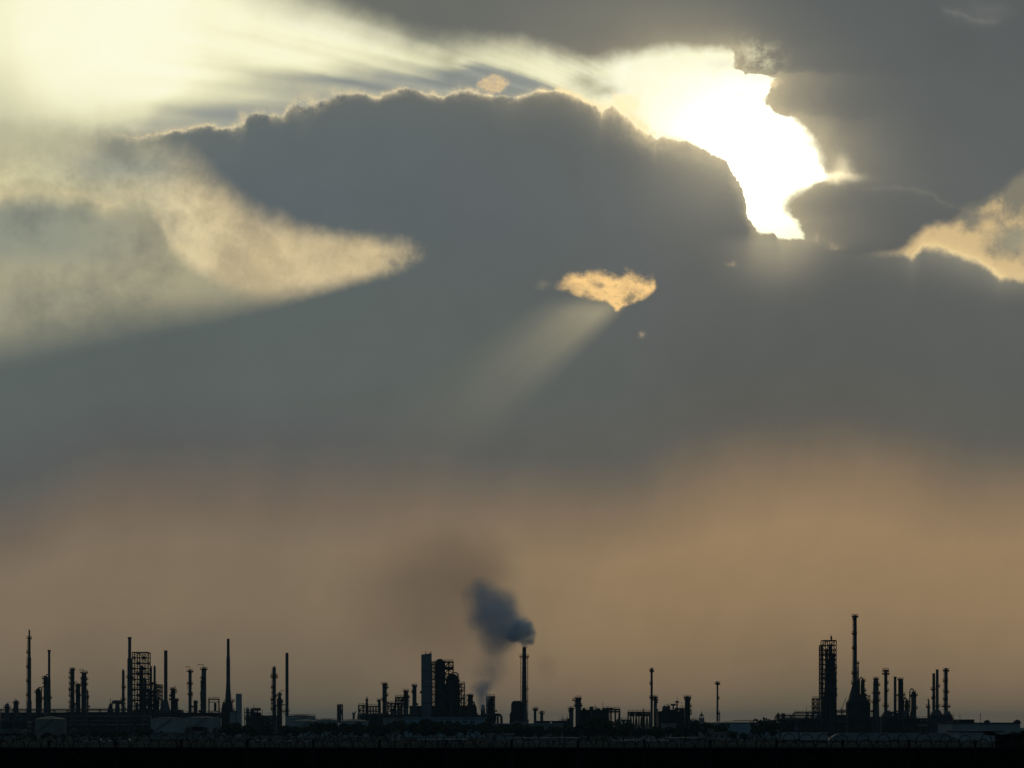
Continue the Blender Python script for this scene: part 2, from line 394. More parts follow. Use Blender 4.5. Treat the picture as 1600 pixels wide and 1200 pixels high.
mat('road_surface', (.085, .088, .088), var=.2, size=25, rough=.95)
mat('scrub', (.05, .055, .035), var=.5, size=5, rough=1)

# ---------------------------------------------------------------- mesh helpers
class MB:
    """collects shapes; build() links them as ONE mesh object"""
    def __init__(s): s.v = []; s.f = []
    def add(s, vs, fs):
        o = len(s.v); s.v += [tuple(v) for v in vs]; s.f += [tuple(i + o for i in f) for f in fs]; return s
    def box(s, x0, x1, y0, y1, z0, z1):
        return s.add([(x0, y0, z0), (x1, y0, z0), (x1, y1, z0), (x0, y1, z0), (x0, y0, z1), (x1, y0, z1), (x1, y1, z1), (x0, y1, z1)],
                     [(0, 3, 2, 1), (4, 5, 6, 7), (0, 1, 5, 4), (1, 2, 6, 5), (2, 3, 7, 6), (3, 0, 4, 7)])
    def rev(s, x, y, prof, n=16):
        """surface of revolution through (z, r) pairs, closed at both ends"""
        vs = []; fs = []
        for z, r in prof:
            for k in range(n):
                a = 2 * math.pi * k / n; vs.append((x + r * math.cos(a), y + r * math.sin(a), z))
        m = len(prof)
        for i in range(m - 1):
            for k in range(n):
                k2 = (k + 1) % n; fs.append((i * n + k, i * n + k2, (i + 1) * n + k2, (i + 1) * n + k))
        fs.append(tuple(reversed(range(n)))); fs.append(tuple((m - 1) * n + k for k in range(n)))
        return s.add(vs, fs)
    def tube(s, pts, r, n=6):
        pts = [Vector(p) for p in pts]; vs = []; fs = []
        rr = r if isinstance(r, (list, tuple)) else [r] * len(pts)
        for i, p in enumerate(pts):
            t = (pts[min(i + 1, len(pts) - 1)] - pts[max(i - 1, 0)]).normalized()
            u = t.cross(Vector((0, 0, 1)) if abs(t.z) < .9 else Vector((1, 0, 0))).normalized(); w = t.cross(u)
            for k in range(n):
                a = 2 * math.pi * k / n; vs.append(p + (u * math.cos(a) + w * math.sin(a)) * rr[i])
        for i in range(len(pts) - 1):
            for k in range(n):
                k2 = (k + 1) % n; fs.append((i * n + k, i * n + k2, (i + 1) * n + k2, (i + 1) * n + k))
        fs.append(tuple(reversed(range(n)))); fs.append(tuple((len(pts) - 1) * n + k for k in range(n)))
        return s.add(vs, fs)
    def bar(s, p, q, r): return s.tube([p, q], r, 4)
    def hcyl(s, x0, x1, y, z, r, n=12):
        e = r * .35
        return s.tube([(x0 - e, y, z), (x0 - e * .3, y, z), (x0, y, z), (x1, y, z), (x1 + e * .3, y, z), (x1 + e, y, z)], [r * .3, r * .8, r, r, r * .8, r * .3], n)
    def arc_deck(s, r0, r1, a0, a1, z, th=.35, rail=1.1, n=10):
        """a piece of ring-shaped walkway with its handrail"""
        vs = []; fs = []
        for i in range(n + 1):
            a = a0 + (a1 - a0) * i / n; c, d = math.cos(a), math.sin(a)
            vs += [(r0 * c, r0 * d, z), (r1 * c, r1 * d, z), (r1 * c, r1 * d, z + th), (r0 * c, r0 * d, z + th)]
        for i in range(n):
            b = 4 * i
            for k in range(4): fs.append((b + k, b + (k + 1) % 4, b + 4 + (k + 1) % 4, b + 4 + k))
        fs.append((3, 2, 1, 0)); fs.append((4 * n, 4 * n + 1, 4 * n + 2, 4 * n + 3))
        s.add(vs, fs)
        if rail:
            ps = [(r1 * .98 * math.cos(a0 + (a1 - a0) * i / n), r1 * .98 * math.sin(a0 + (a1 - a0) * i / n), z + th + rail) for i in range(n + 1)]
            s.tube(ps, .07, 4)
            s.tube([(p[0], p[1], z + th + rail * .5) for p in ps], .05, 4)
            for p in ps[::2]: s.bar((p[0], p[1], z + th), (p[0], p[1], z + th + rail), .06)
        return s
    def build(s, name, m, parent=None, smooth=False):
        me = bpy.data.meshes.new(name); me.from_pydata(s.v, [], s.f); me.update()
        me.materials.append(MATS[m] if isinstance(m, str) else m)
        if smooth:
            for p in me.polygons: p.use_smooth = True
        o = bpy.data.objects.new(name, me); COL.objects.link(o)
        if parent is not None: o.parent = parent
        return o
def sharp(o, deg=40):
    o.data.set_sharp_from_angle(angle=math.radians(deg)); return o
def tag(o, label=None, cat=None, group=None, kind=None):
    if label: o['label'] = label
    if cat: o['category'] = cat
    if group: o['group'] = group
    if kind: o['kind'] = kind
    return o
def empty(name, loc, label, cat, group=None):
    o = bpy.data.objects.new(name, None); o.location = loc; o.empty_display_size = .5
    COL.objects.link(o); return tag(o, label, cat, group)
def U(Y): return Y / F                               # metres per picture unit at distance Y
def PX(px, Y): return (px - 800.0) * Y / F
def PZ(py, Y): return EYE + (HZ - py) * Y / F

# ---------------------------------------------------------------- ground and road
g = MB()
rows = [(-60, 3.1), (60, 3.1), (128, 3.1), (150, 1.6), (175, .35), (200, 0), (600, 0), (1300, 0), (2600, 0), (6000, 0), (22000, 0)]
xs = [-9000, -3000, -900, -300, -80, 0, 80, 300, 900, 3000, 9000]
for (y, z) in rows: g.v += [(x, y, z) for x in xs]
n_ = len(xs)
for i in range(len(rows) - 1):
    for k in range(n_ - 1): g.f.append((i * n_ + k, i * n_ + k + 1, (i + 1) * n_ + k + 1, (i + 1) * n_ + k))
tag(g.build('ground', 'sand'), kind='structure')
r_ = MB().box(-420, 420, 884, 905, -.2, .012)
tag(r_.build('road', 'road_surface'), kind='structure')

# ---------------------------------------------------------------- plant builders
SIDE = {'L': (math.radians(100), math.radians(300)), 'R': (math.radians(-120), math.radians(80)), 'B': (math.radians(-180), math.radians(175)), 'F': (math.radians(180), math.radians(360))}
def column(px, prof, Y, label, cat='column', name='process_column', group=None, m='grey_shell', plats=(), cap=None, cap_m=None, dome=True,
           davit=None, pipe=None, ladder=None, loop=None, base_w=None, spikes=()):
    """prof: (row, width) pairs from the top down; everything is given in picture units at distance Y"""
    u = U(Y); t = empty(name, (PX(px, Y), Y, 0), label, cat, group)
    pr = []
    for py, w in prof: pr.append((PZ(py, Y), w * u / 2))
    pr = [(0, (base_w * u / 2) if base_w else pr[-1][1])] + pr[::-1] if pr[-1][0] > .5 else [(0, pr[-1][1])] + pr[::-1][1:]
    zt, rt = pr[-1]
    sh = MB().rev(0, 0, pr + ([(zt + rt * .35, rt * .8), (zt + rt * .55, rt * .4)] if dome else []), 18)
    sharp(sh.build('shell' if cat == 'column' else 'shaft', m, t, smooth=True))
    def rad(z):
        for (z0, r0), (z1, r1) in zip(pr, pr[1:]):
            if z0 <= z <= z1: return r0 + (r1 - r0) * (z - z0) / max(z1 - z0, 1e-6)
        return pr[-1][1]
    for p in plats:
        z = PZ(p[0], Y); a0, a1 = SIDE[p[1]]; r0 = rad(min(z, zt))
        b = MB().arc_deck(r0 * .96, r0 + p[2] * u * 1.25, a0, a1, z, th=.7 + (.25 if len(p) > 3 else 0), rail=1.1)
        for k in range(3):                                      # brackets under the walkway
            a = a0 + (a1 - a0) * (k + .5) / 3
            b.bar((r0 * .97 * math.cos(a), r0 * .97 * math.sin(a), z - p[2] * u * .8), ((r0 + p[2] * u * .9) * math.cos(a), (r0 + p[2] * u * .9) * math.sin(a), z + .05), .16)
        b.build('platform', p[3] if len(p) > 3 else 'dark_steel', t)
    if ladder:
        sd, y0, y1 = ladder; sx = -1 if sd == 'L' else 1; z0 = max(.3, PZ(y1, Y)); z1 = PZ(y0, Y); b = MB()
        for dy in (-.35, .35):
            b.tube([(sx * (rad(z0 + (z1 - z0) * i / 8) + .35), dy - .3, z0 + (z1 - z0) * i / 8) for i in range(9)], .09, 4)
        z = z0
        while z < z1:
            x = sx * (rad(z) + .35); b.bar((x, -.65, z), (x, .05, z), .05); z += .9
        z = z0 + 1
        while z < z1:                                           # cage hoops
            x = sx * (rad(z) + .35); b.tube([(x, -.7, z), (x + sx * .6, -.6, z), (x + sx * .75, -.3, z), (x + sx * .6, 0, z), (x, .1, z)], .05, 4); z += 2.0
        b.build('ladder', 'dark_steel', t)
    if cap:
        w, h = cap; MB().rev(0, 0, [(zt - h * u, w * u / 2 * .9), (zt - h * u * .4, w * u / 2), (zt + .2, w * u / 2), (zt + .22, w * u / 2 * .8)], 16).build('cap', cap_m or 'dark_steel', t)
    if davit:
        dx, dz = davit; z = zt + rt * .4; s_ = 1 if dx > 0 else -1
        MB().tube([(s_ * rt * .2, 0, z - .5), (s_ * rt * .2, 0, z + dz * u - .5), (s_ * rt * .2 + s_ * .5, 0, z + dz * u), (dx * u, 0, z + dz * u), (dx * u, 0, z + dz * u - .9)], .2, 5).build('davit_arm', 'dark_steel', t)
    if loop:                                                     # the overhead vapour line
        dx, h, y1 = loop; z = zt + rt * .3; z1 = PZ(y1, Y)
        pts = [(0, -.2, z)] + [(dx * u * (1 - math.cos(a)) / 2, -.2, z + h * u * math.sin(a)) for a in [math.pi * k / 8 for k in range(1, 8)]] + [(dx * u, -.2, z), (dx * u, -.2, z1)]
        MB().tube(pts, .42, 7).build('overhead_pipe', 'painted_steel', t, smooth=True)
    if pipe:
        dx, y0, y1 = pipe; z0, z1 = PZ(y1, Y), PZ(y0, Y)
        b = MB().tube([(0, -.1, z1), (dx * u * .7, -.1, z1), (dx * u, -.1, z1 - .8), (dx * u, -.1, max(z0, .2))], .35, 7)
        b.build('pipe', 'painted_steel', t, smooth=True)
    if cat == 'column':                                          # nozzles, relief valves and small-bore pipes that roughen the outline
        rn = random.Random(int(px * 10)); b = MB(); hh = zt - PZ(1122, Y)
        for k in range(rn.randint(2, 4)):
            x = rn.uniform(-.8, .8) * rt; h = rn.uniform(.8, 2.6) * u; b.bar((x, 0, zt - .6), (x, 0, zt + h), rn.uniform(.1, .22))
            if rn.random() < .5: b.bar((x, 0, zt + h * .7), (x + rn.choice((-1, 1)) * rn.uniform(.6, 1.4), 0, zt + h * .7), .14)
        b.build('top_fittings', 'dark_steel', t)
        if hh > 14:
            b = MB()
            for k in range(max(2, int(hh / 9))):
                z = zt - rn.uniform(.08, .95) * hh; sx = rn.choice((-1, 1)); r = rad(z); w = rn.uniform(.5, 1.3)
                b.box(min(sx * r * .9, sx * (r + w)), max(sx * r * .9, sx * (r + w)), -.6, .6, z, z + rn.uniform(.6, 1.6))
                b.bar((sx * (r + w * .6), 0, z - rn.uniform(2, 7)), (sx * (r + w * .6), 0, z + .2), .14)
            b.build('nozzles', 'painted_steel', t)
    if spikes:
        b = MB()
        for dx, h in spikes: b.bar((dx * u, 0, zt - .4), (dx * u, 0, zt + h * u), .14)
        b.build('vent_pipe', 'dark_steel', t)
    return t
def stack(px, prof, Y, label, **k):
    k.setdefault('m', 'painted_steel'); k.setdefault('dome', False); k.setdefault('group', None)
    return column(px, prof, Y, label, cat='chimney', name='chimney_stack', **k)
def truss(b, x0, x1, y0, y1, levels, nx, r, brace=True, rb=None):
    """posts, beams and cross braces of an open steel frame"""
    rb = rb or r * .6
    X_ = [x0 + (x1 - x0) * i / nx for i in range(nx + 1)]
    for x in X_:
        for y in (y0, y1): b.bar((x, y, levels[0]), (x, y, levels[-1]), r)
    for z in levels[1:]:
        for y in (y0, y1): b.bar((x0, y, z), (x1, y, z), r)
        for x in X_: b.bar((x, y0, z), (x, y1, z), r * .8)
    if brace:
        for z, z2 in zip(levels, levels[1:]):
            for i in range(nx):
                for y in (y0, y1):
                    if (i + levels.index(z)) % 2 == 0 or nx == 1: b.bar((X_[i], y, z), (X_[i + 1], y, z2), rb)
                    if nx == 1 or (i + levels.index(z)) % 2: b.bar((X_[i + 1], y, z), (X_[i], y, z2), rb)
def railing(b, x0, x1, y, z, h=1.1):
    b.bar((x0, y, z + h), (x1, y, z + h), .07); b.bar((x0, y, z + h * .5), (x1, y, z + h * .5), .05)
    n = max(1, int((x1 - x0) / 2.5))
    for i in range(n + 1): x = x0 + (x1 - x0) * i / n; b.bar((x, y, z), (x, y, z + h), .06)
def frame_tower(px0, px1, rows_, Y, label, nx=2, depth=8, decks=(), r=.3, name='steel_frame', cat='steel frame', m='dark_steel', vessels=(), brace=True, top_m=None, group=None, exch=()):
    """open frame: rows_ are the picture rows of its floors from the top down; decks are indices of floors that carry a plate"""
    u = U(Y); x0, x1 = (px0 - (px0 + px1) / 2) * u, (px1 - (px0 + px1) / 2) * u
    t = empty(name, (PX((px0 + px1) / 2, Y), Y, 0), label, cat, group)
    lv = [0] + [PZ(v, Y) for v in rows_[::-1]]
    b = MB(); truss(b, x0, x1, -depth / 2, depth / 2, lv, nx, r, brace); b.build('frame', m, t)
    for d in decks:
        z = PZ(rows_[d], Y); k = MB().box(x0 - .3, x1 + .3, -depth / 2 - .3, depth / 2 + .3, z + r + .02, z + r + .3)
        railing(k, x0, x1, -depth / 2, z + r + .3); railing(k, x0, x1, depth / 2, z + r + .3)
        k.build('deck', (top_m if d == 0 and top_m else 'dark_steel'), t)
    for v in vessels:                                            # (dx, row top, row bottom, width)
        dx, ya, yb, w = v[:4]; zt, zb = PZ(ya, Y), max(0.02, PZ(yb, Y)); rr = w * u / 2
        sharp(MB().rev(dx * u, 0, [(zb, rr * .5), (zb + rr * .3, rr), (zt - rr * .4, rr), (zt - rr * .1, rr * .7), (zt, rr * .25)], 14).build('vessel', 'grey_shell', t, smooth=True))
    for e in exch:                                               # lying drums: (dx0, dx1, row, width)
        a, c, yr, w = e; sharp(MB().hcyl(a * u, c * u, 0, PZ(yr, Y), w * u / 2).build('drum', 'grey_shell', t, smooth=True))
    return t
def pipe_rack(px0, px1, ytop, Y, label, n_pipes=5, lv=2, depth=7, rail=True, bay=9):
    u = U(Y); L = (px1 - px0) * u / 2; t = empty('pipe_rack', (PX((px0 + px1) / 2, Y), Y, 0), label, 'pipe rack')
    zt = PZ(ytop, Y); nb = max(2, int(2 * L / bay)); b = MB(); zs = [zt * (.55 + .45 * i / max(1, lv - 1)) if lv > 1 else zt for i in range(lv)]
    for i in range(nb + 1):
        x = -L + 2 * L * i / nb
        for y in (-depth / 2, depth / 2): b.bar((x, y, 0), (x, y, zt), .28)
        for z in zs: b.bar((x, -depth / 2, z), (x, depth / 2, z), .25)
    for z in zs:
        for y in (-depth / 2, depth / 2): b.bar((-L, y, z - .3), (L, y, z - .3), .25)
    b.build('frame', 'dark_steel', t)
    for z in zs:
        for k in range(n_pipes):
            r = rnd.uniform(.22, .5); y = -depth / 2 + .6 + (depth - 1.2) * k / max(1, n_pipes - 1)
            a, c = -L + rnd.uniform(0, .1) * L, L - rnd.uniform(0, .1) * L
            MB().tube([(a, y, z + r + .26), (c, y, z + r + .26)], r, 8).build('pipe', rnd.choice(['painted_steel', 'grey_shell', 'dark_steel']), t, smooth=True)
    if rail:
        b = MB(); railing(b, -L, L, -depth / 2 - .2, zt + .5); b.build('handrail', 'dark_steel', t)
    return t
def unit(px0, px1, tops, Y, label, depth=14, m='dark_steel', name='process_unit', seed=1, fill=.9):
    """a crowded low process unit: a frame with decks, drums, vessels and pipework whose skyline follows tops = [(px, row)]"""
    rn = random.Random(seed); u = U(Y); cx = (px0 + px1) / 2; t = empty(name, (PX(cx, Y), Y, 0), label, 'process unit')
    def top(px):
        for (a, ya), (b_, yb) in zip(tops, tops[1:]):
            if a <= px <= b_: return ya + (yb - ya) * (px - a) / max(b_ - a, 1e-6)
        return tops[0][1] if px < tops[0][0] else tops[-1][1]
    L = (px1 - px0) * u; hmin = min(PZ(v, Y) for _, v in tops)
    b = MB(); zz = [0] + [hmin * q for q in (.35, .7, .95)]
    truss(b, -L / 2, L / 2, -depth / 2, depth / 2, zz, max(2, int(L / 6)), .28); b.build('frame', m, t)
    for q in zz[1:]:
        k = MB().box(-L / 2, L / 2, -depth / 2 + .3, depth / 2 - .3, q + .3, q + .5); railing(k, -L / 2, L / 2, -depth / 2 + .3, q + .5); k.build('deck', 'dark_steel', t)
    n = max(3, int(L / 3.6 * fill)); x = -L / 2
    for i in range(n):
        px = px0 + (px1 - px0) * (i + .5) / n + rn.uniform(-.5, .5); z = PZ(top(px) + rn.uniform(-.3, 1.6), Y); xx = (px - cx) * u; w = rn.uniform(.8, 1.7)
        kind = rn.random(); y = rn.uniform(-depth / 2 + 2, depth / 2 - 2)
        if kind < .45:
            sharp(MB().rev(xx, y, [(.02, w), (z - w * .5, w), (z - w * .15, w * .7), (z, w * .2)], 12).build('vessel', rn.choice(['grey_shell', 'painted_steel', 'dark_steel']), t, smooth=True))
        elif kind < .75:
            k = MB()
            for zf in (.5, .78): k.hcyl(xx - w * 1.5, xx + w * 1.5, y, z * zf, w * .7)
            k.hcyl(xx - w * 1.3, xx + w * 1.3, y, z - w * .6, w * .6); k.bar((xx, y, 0), (xx, y, z - w), .5); sharp(k.build('exchanger', rn.choice(['grey_shell', 'painted_steel']), t, smooth=True))
        else:
            k = MB().box(xx - w * 1.2, xx + w * 1.2, y - 1.5, y + 1.5, .02, z - 1.2); railing(k, xx - w * 1.2, xx + w * 1.2, y - 1.5, z - 1.2); k.build('equipment_house', rn.choice(['painted_steel', 'dark_steel', 'concrete']), t)
    for i in range(max(2, n // 2)):
        px = rn.uniform(px0 + 1, px1 - 1); z = PZ(top(px), Y); xx = (px - cx) * u; y = -depth / 2 - .4; d = rn.uniform(2, 6) * rn.choice((-1, 1))
        x2 = max(-L / 2, min(L / 2, xx + d))
        MB().tube([(xx, y, .1), (xx, y, z * .9), (xx + (x2 - xx) * .15, y, z * .96), (x2, y, z * .96), (x2, y, z * .5)], rn.uniform(.16, .36), 6).build('pipe', 'painted_steel', t, smooth=True)
    for i in range(max(2, n // 3)):
        px = rn.uniform(px0 + 1, px1 - 1); z = PZ(top(px), Y); xx = (px - cx) * u
        MB().bar((xx, 0, z * .8), (xx, 0, z + rn.uniform(1, 3.2)), .13).build('vent_pipe', 'dark_steel', t)
    return t
def building(px0, px1, yroof, Y, label, depth=20, m='pale_cladding', roof='flat', roof_m='dark_roof', yridge=None, name='warehouse', cat='warehouse', windows=(), door=None, extra=(), hip=0, group=None, eave=.5):
    u = U(Y); L = (px1 - px0) * u / 2; t = empty(name, (PX((px0 + px1) / 2, Y), Y, 0), label, cat, group)
    zr = PZ(yroof, Y); w = MB().box(-L, L, 0, depth, 0, zr); w.build('wall', m, t)
    if roof == 'flat':
        k = MB().box(-L - eave, L + eave, -eave, depth + eave, zr + .004, zr + .5)
        k.build('roof', roof_m, t)
    else:
        zg = PZ(yridge, Y); e = eave; h = hip * u
        k = MB().add([(-L - e, -e, zr), (L + e, -e, zr), (L + e, depth + e, zr), (-L - e, depth + e, zr), (-L - e + h, depth / 2, zg), (L + e - h, depth / 2, zg),
                      (-L - e, -e, zr + .25), (L + e, -e, zr + .25), (L + e, depth + e, zr + .25), (-L - e, depth + e, zr + .25)],
                     [(0, 3, 2, 1), (6, 7, 5, 4), (7, 8, 5), (8, 9, 4, 5), (9, 6, 4), (0, 1, 7, 6), (1, 2, 8, 7), (2, 3, 9, 8), (3, 0, 6, 9)])
        k.build('roof', roof_m, t)
    for (a, b_, y0, y1) in windows:
        xa, xb = (a - (px0 + px1) / 2) * u, (b_ - (px0 + px1) / 2) * u; z0, z1 = PZ(y1, Y), PZ(y0, Y)
        f = MB().box(xa, xb, -.06, -.004, z0, z1).build('window', 'dark_roof', t)
        MB().box(xa + .1, xb - .1, -.075, -.062, z0 + .1, z1 - .1).build('pane', 'window_glass', f)
    if door:
        a, b_, y0 = door; xa, xb = (a - (px0 + px1) / 2) * u, (b_ - (px0 + px1) / 2) * u
        MB().box(xa, xb, -.08, -.004, 0.02, PZ(y0, Y)).build('door', 'dark_roof', t)
    for (a, b_, y0, nm, mm) in extra:                            # things built on the roof
        xa, xb = (a - (px0 + px1) / 2) * u, (b_ - (px0 + px1) / 2) * u
        MB().box(xa, xb, depth * .25, depth * .7, zr + .5, PZ(y0, Y)).build(nm, mm, t)
    return t
def tank(px0, px1, ywall, yroof, Y, label, m='tank_white', roof_m='tan_roof', rail=True, group=None, name='storage_tank'):
    u = U(Y); R = (px1 - px0) * u / 2; t = empty(name, (PX((px0 + px1) / 2, Y), Y, 0), label, 'tank', group)
    zw, zr = PZ(ywall, Y), PZ(yroof, Y)
    b = MB().rev(0, 0, [(0, R), (zw, R)], 40)
    for k in range(1, 5): z = zw * k / 5; b.rev(0, 0, [(z, R + .05), (z + .15, R + .05)], 40)
    sharp(b.build('shell', m, t, smooth=True))
    sharp(MB().rev(0, 0, [(zw + .01, R + .15), (zw + .2, R + .15), (zw + .2 + (zr - zw - .2) * .45, R * .72), (zw + .2 + (zr - zw - .2) * .8, R * .42), (zr, R * .08)], 40).build('roof', roof_m, t, smooth=True))
    if rail:
        k = MB(); n = 40
        ps = [(R * math.cos(2 * math.pi * i / n), R * math.sin(2 * math.pi * i / n), zw + 1.3) for i in range(n + 1)]
        k.tube(ps, .07, 4)
        for p in ps[:-1:2]: k.bar((p[0], p[1], zw + .2), p, .06)
        k.build('handrail', 'dark_steel', t)
        s_ = MB()                                                # spiral stair
        for i in range(26):
            a = math.radians(200 + i * 3.5); z = zw * (i + 1) / 26
            s_.box(R * math.cos(a) + .0, R * math.cos(a) + .9, R * math.sin(a) - .9, R * math.sin(a), z - .15, z)
        s_.build('stair', 'dark_steel', t)
    return t

# ================================================================ far left of the plant
column(11, [(1101, 6), (1106, 7), (1128, 7)], 1740, 'squat vessel with a crooked arm on top at the far left end of the plant', davit=(3, 3), plats=[(1106, 'B', 2)])
column(25, [(1096, 6), (1100, 8), (1130, 8)], 1730, 'stubby column with thin vent pipes on its head, left of the tapered flare stack', spikes=[(-1.5, 5), (1.5, 4), (3, 2)], plats=[(1099, 'B', 1.6), (1110, 'L', 2)])
stack(45.8, [(984, 2.4), (992, 2.6), (1000, 4), (1027, 4.4), (1027.5, 5.8), (1094, 6), (1096, 7.4)], 1750, 'tallest stack at the far left, with a narrow tip and a collar platform',
      plats=[(998, 'B', 2.0), (1020, 'L', 2), (1043, 'L', 1.6), (1065, 'L', 1.8), (1087, 'L', 2)], ladder=('L', 1000, 1110), group=None)
column(59.8, [(1077, 6), (1080, 8), (1130, 8)], 1735, 'dark short column between the tapered flare stack and the capped thin stack', m='dark_steel', loop=(5, 2, 1112), plats=[(1082, 'L', 1.6), (1096, 'R', 2)])
column(71.5, [(1058, 6.5), (1130, 7)], 1730, 'column with a looped overhead pipe, leaning against the capped thin stack', loop=(5, 3, 1100), plats=[(1061, 'L', 2.4), (1068, 'L', 1.6), (1092, 'L', 2)])
stack(76.8, [(1016, 3.6), (1054, 3.8), (1062, 4.4), (1130, 6)], 1748, 'thin stack with a flat cap ring, third tall pipe from the left', cap=(5.4, 2.2), plats=[(1091, 'R', 1.8)])
column(113.2, [(1046, 5.6), (1050, 6.4), (1130, 6.6)], 1745, 'column with a comb of seven small platforms down its left side', plats=[(1047, 'B', 1.4), (1052, 'L', 2.2), (1060, 'L', 2.4), (1069, 'L', 2.2), (1077, 'L', 2.4), (1088, 'L', 2.2), (1098, 'L', 2.4), (1105, 'L', 2)], ladder=('L', 1046, 1112), spikes=[(-1, 3)])
column(122, [(1070, 7), (1130, 8)], 1738, 'shorter dark column wedged between the comb-sided column and the crowned one', m='dark_steel', davit=(-4.5, 4), plats=[(1072, 'B', 1.2), (1087, 'R', 1.5)])
column(131.2, [(1053, 7), (1057, 8.2), (1130, 8.6)], 1742, 'stout column with a wide crown platform and an arm reaching left', davit=(-7.5, 6), plats=[(1052, 'B', 2.4), (1062, 'R', 2), (1070, 'R', 2), (1080, 'R', 1.6)], spikes=[(3.5, 5)])
column(137, [(1081, 2.6), (1130, 2.8)], 1741, 'slim pipe column touching the right side of the crowned column', m='painted_steel', plats=[(1090, 'R', 1)])
tank(55, 103, 1124, 1119.3, 1500, 'round tank with a pale domed roof, low at the left below the thin stacks', m='concrete')
pipe_rack(0, 106, 1110.5, 1700, 'long dark pipe rack behind the domed tank at the left edge')
pipe_rack(106, 206, 1110, 1690, 'dark pipe rack between the crowned column and the arched duct', n_pipes=6)
pipe_rack(92, 236, 1121, 1560, 'lower front pipe rack with pale pipes, right of the domed tank', n_pipes=4)
unit(2, 46, [(2, 1128), (12, 1118), (20, 1124), (30, 1116), (46, 1120)], 1600, 'low crowded process unit in the bottom left corner of the plant', seed=11)
unit(206, 240, [(206, 1126), (222, 1119), (240, 1122)], 1580, 'low process unit at the foot of the open lattice tower', seed=12)
# arched duct
t_ = empty('flue_duct', (PX(179, 1720), 1720, 0), 'fat arched duct bending down on both ends, left of the stepped stack', 'duct')
u_ = U(1720)
sharp(MB().tube([(-6.5 * u_, 0, .5), (-6.5 * u_, 0, PZ(1106, 1720)), (-5.4 * u_, 0, PZ(1100.5, 1720)), (-2.6 * u_, 0, PZ(1097.2, 1720)), (2 * u_, 0, PZ(1096.8, 1720)), (8 * u_, 0, PZ(1097, 1720)), (13 * u_, 0, PZ(1097.5, 1720))], 1.35, 10).build('duct', 'painted_steel', t_, smooth=True))
MB().rev(-6.5 * u_, 0, [(0, 3.4), (6, 3.4), (14, 3.0), (PZ(1104, 1720), 1.4)], 12).build('base_vessel', 'dark_steel', t_)
MB().rev(4.5 * u_, 0, [(0, 1.6), (PZ(1098, 1720), 1.6)], 10).build('support_leg', 'painted_steel', t_)
MB().bar((-6.6 * u_, 0, PZ(1100, 1720)), (-6.2 * u_, 0, PZ(1091, 1720)), .2).build('vent_pipe', 'dark_steel', t_)
column(192.6, [(1048, 4.2), (1130, 4.6)], 1735, 'slender plain column just left of the stepped stack', m='painted_steel', dome=False, plats=[(1075, 'R', 1.8), (1094, 'B', 1.6)])
stack(202.6, [(996, 4.8), (1028, 5), (1029, 7.2), (1090, 7.6), (1112, 8.2)], 1700, 'tall stack with a lipped cap and thicker lower half, left of the open lattice tower', cap=(6.6, 2), plats=[(1059, 'B', 2)])
frame_tower(208.3, 233.2, [1019.6, 1028, 1036.4, 1044.8, 1053.2, 1061.6, 1070, 1078, 1086.4, 1094.8, 1103], 1720, 'tall open lattice tower with a slim column showing through its bars', nx=3, depth=9, r=.36, decks=(4, 7, 9),
            vessels=[(-.4, 1040, 1130, 5), (6, 1062, 1130, 5), (-7, 1098, 1130, 5)], name='lattice_tower')
column(236.2, [(1042.5, 2.8), (1130, 3)], 1728, 'thinner of the two twin pipes right of the open lattice tower', m='painted_steel', dome=False, plats=[(1049, 'L', 1.2), (1070, 'B', 1.4)])
column(241.6, [(1042, 3.6), (1130, 3.8)], 1726, 'thicker of the two twin pipes right of the open lattice tower', m='painted_steel', dome=False, plats=[(1070, 'R', 1.6)])
frame_tower(243, 253, [1070, 1074.5, 1081, 1087, 1093, 1102], 1722, 'short stepped lattice frame between the twin pipes and the plain thick stack', nx=1, depth=7, decks=(1, 2, 4), vessels=[(-1.5, 1092, 1130, 4)])
frame_tower(221, 247, [1080, 1087, 1094, 1101, 1108], 1712, 'wide low steel frame full of vessels before the open lattice tower', nx=3, depth=7, decks=(0, 2, 3), vessels=[(-8, 1083, 1130, 4.4), (0, 1078, 1130, 5), (8, 1084, 1130, 5)], exch=[(-11, -3, 1098, 4), (4, 12, 1104, 4)])
stack(259, [(1016.8, 5.4), (1092, 5.8)], 1705, 'plain thick straight stack standing on a boxy heater, right of the open lattice tower', cap=(5.8, 1))
def heater(px0, px1, ytop, Y, label, hood=None, m='painted_steel', tall=.62):
    """fired heater: a box on legs, a sloped hood, burners' walkway"""
    u = U(Y); L = (px1 - px0) * u / 2; t = empty('fired_heater', (PX((px0 + px1) / 2, Y), Y, 0), label, 'heater'); z = PZ(ytop, Y)
    b = MB().box(-L, L, -4, 4, 2.2, z * tall); b.build('box', m, t)
    h = (hood or .5) * L; k = MB().add([(-L, -4, z * tall + .01), (L, -4, z * tall + .01), (L, 4, z * tall + .01), (-L, 4, z * tall + .01), (-h, -1.6, z), (h, -1.6, z), (h, 1.6, z), (-h, 1.6, z)],
        [(0, 3, 2, 1), (4, 5, 6, 7), (0, 1, 5, 4), (1, 2, 6, 5), (2, 3, 7, 6), (3, 0, 4, 7)]); k.build('hood', m, t)
    for x in (-L * .9, L * .9):
        for y in (-3.6, 3.6): MB().box(x - .3, x + .3, y - .3, y + .3, 0, 2.19).build('leg', 'dark_steel', t)
    for zz in (z * tall * .5, z * tall):
        k = MB().box(-L - 1, L + 1, -5.2, -4.02, zz + .03, zz + .25); railing(k, -L - 1, L + 1, -5.2, zz + .25); k.build('platform', 'dark_steel', t)
    return t
heater(249.5, 266, 1094, 1698, 'boxy heater carrying the plain thick straight stack')
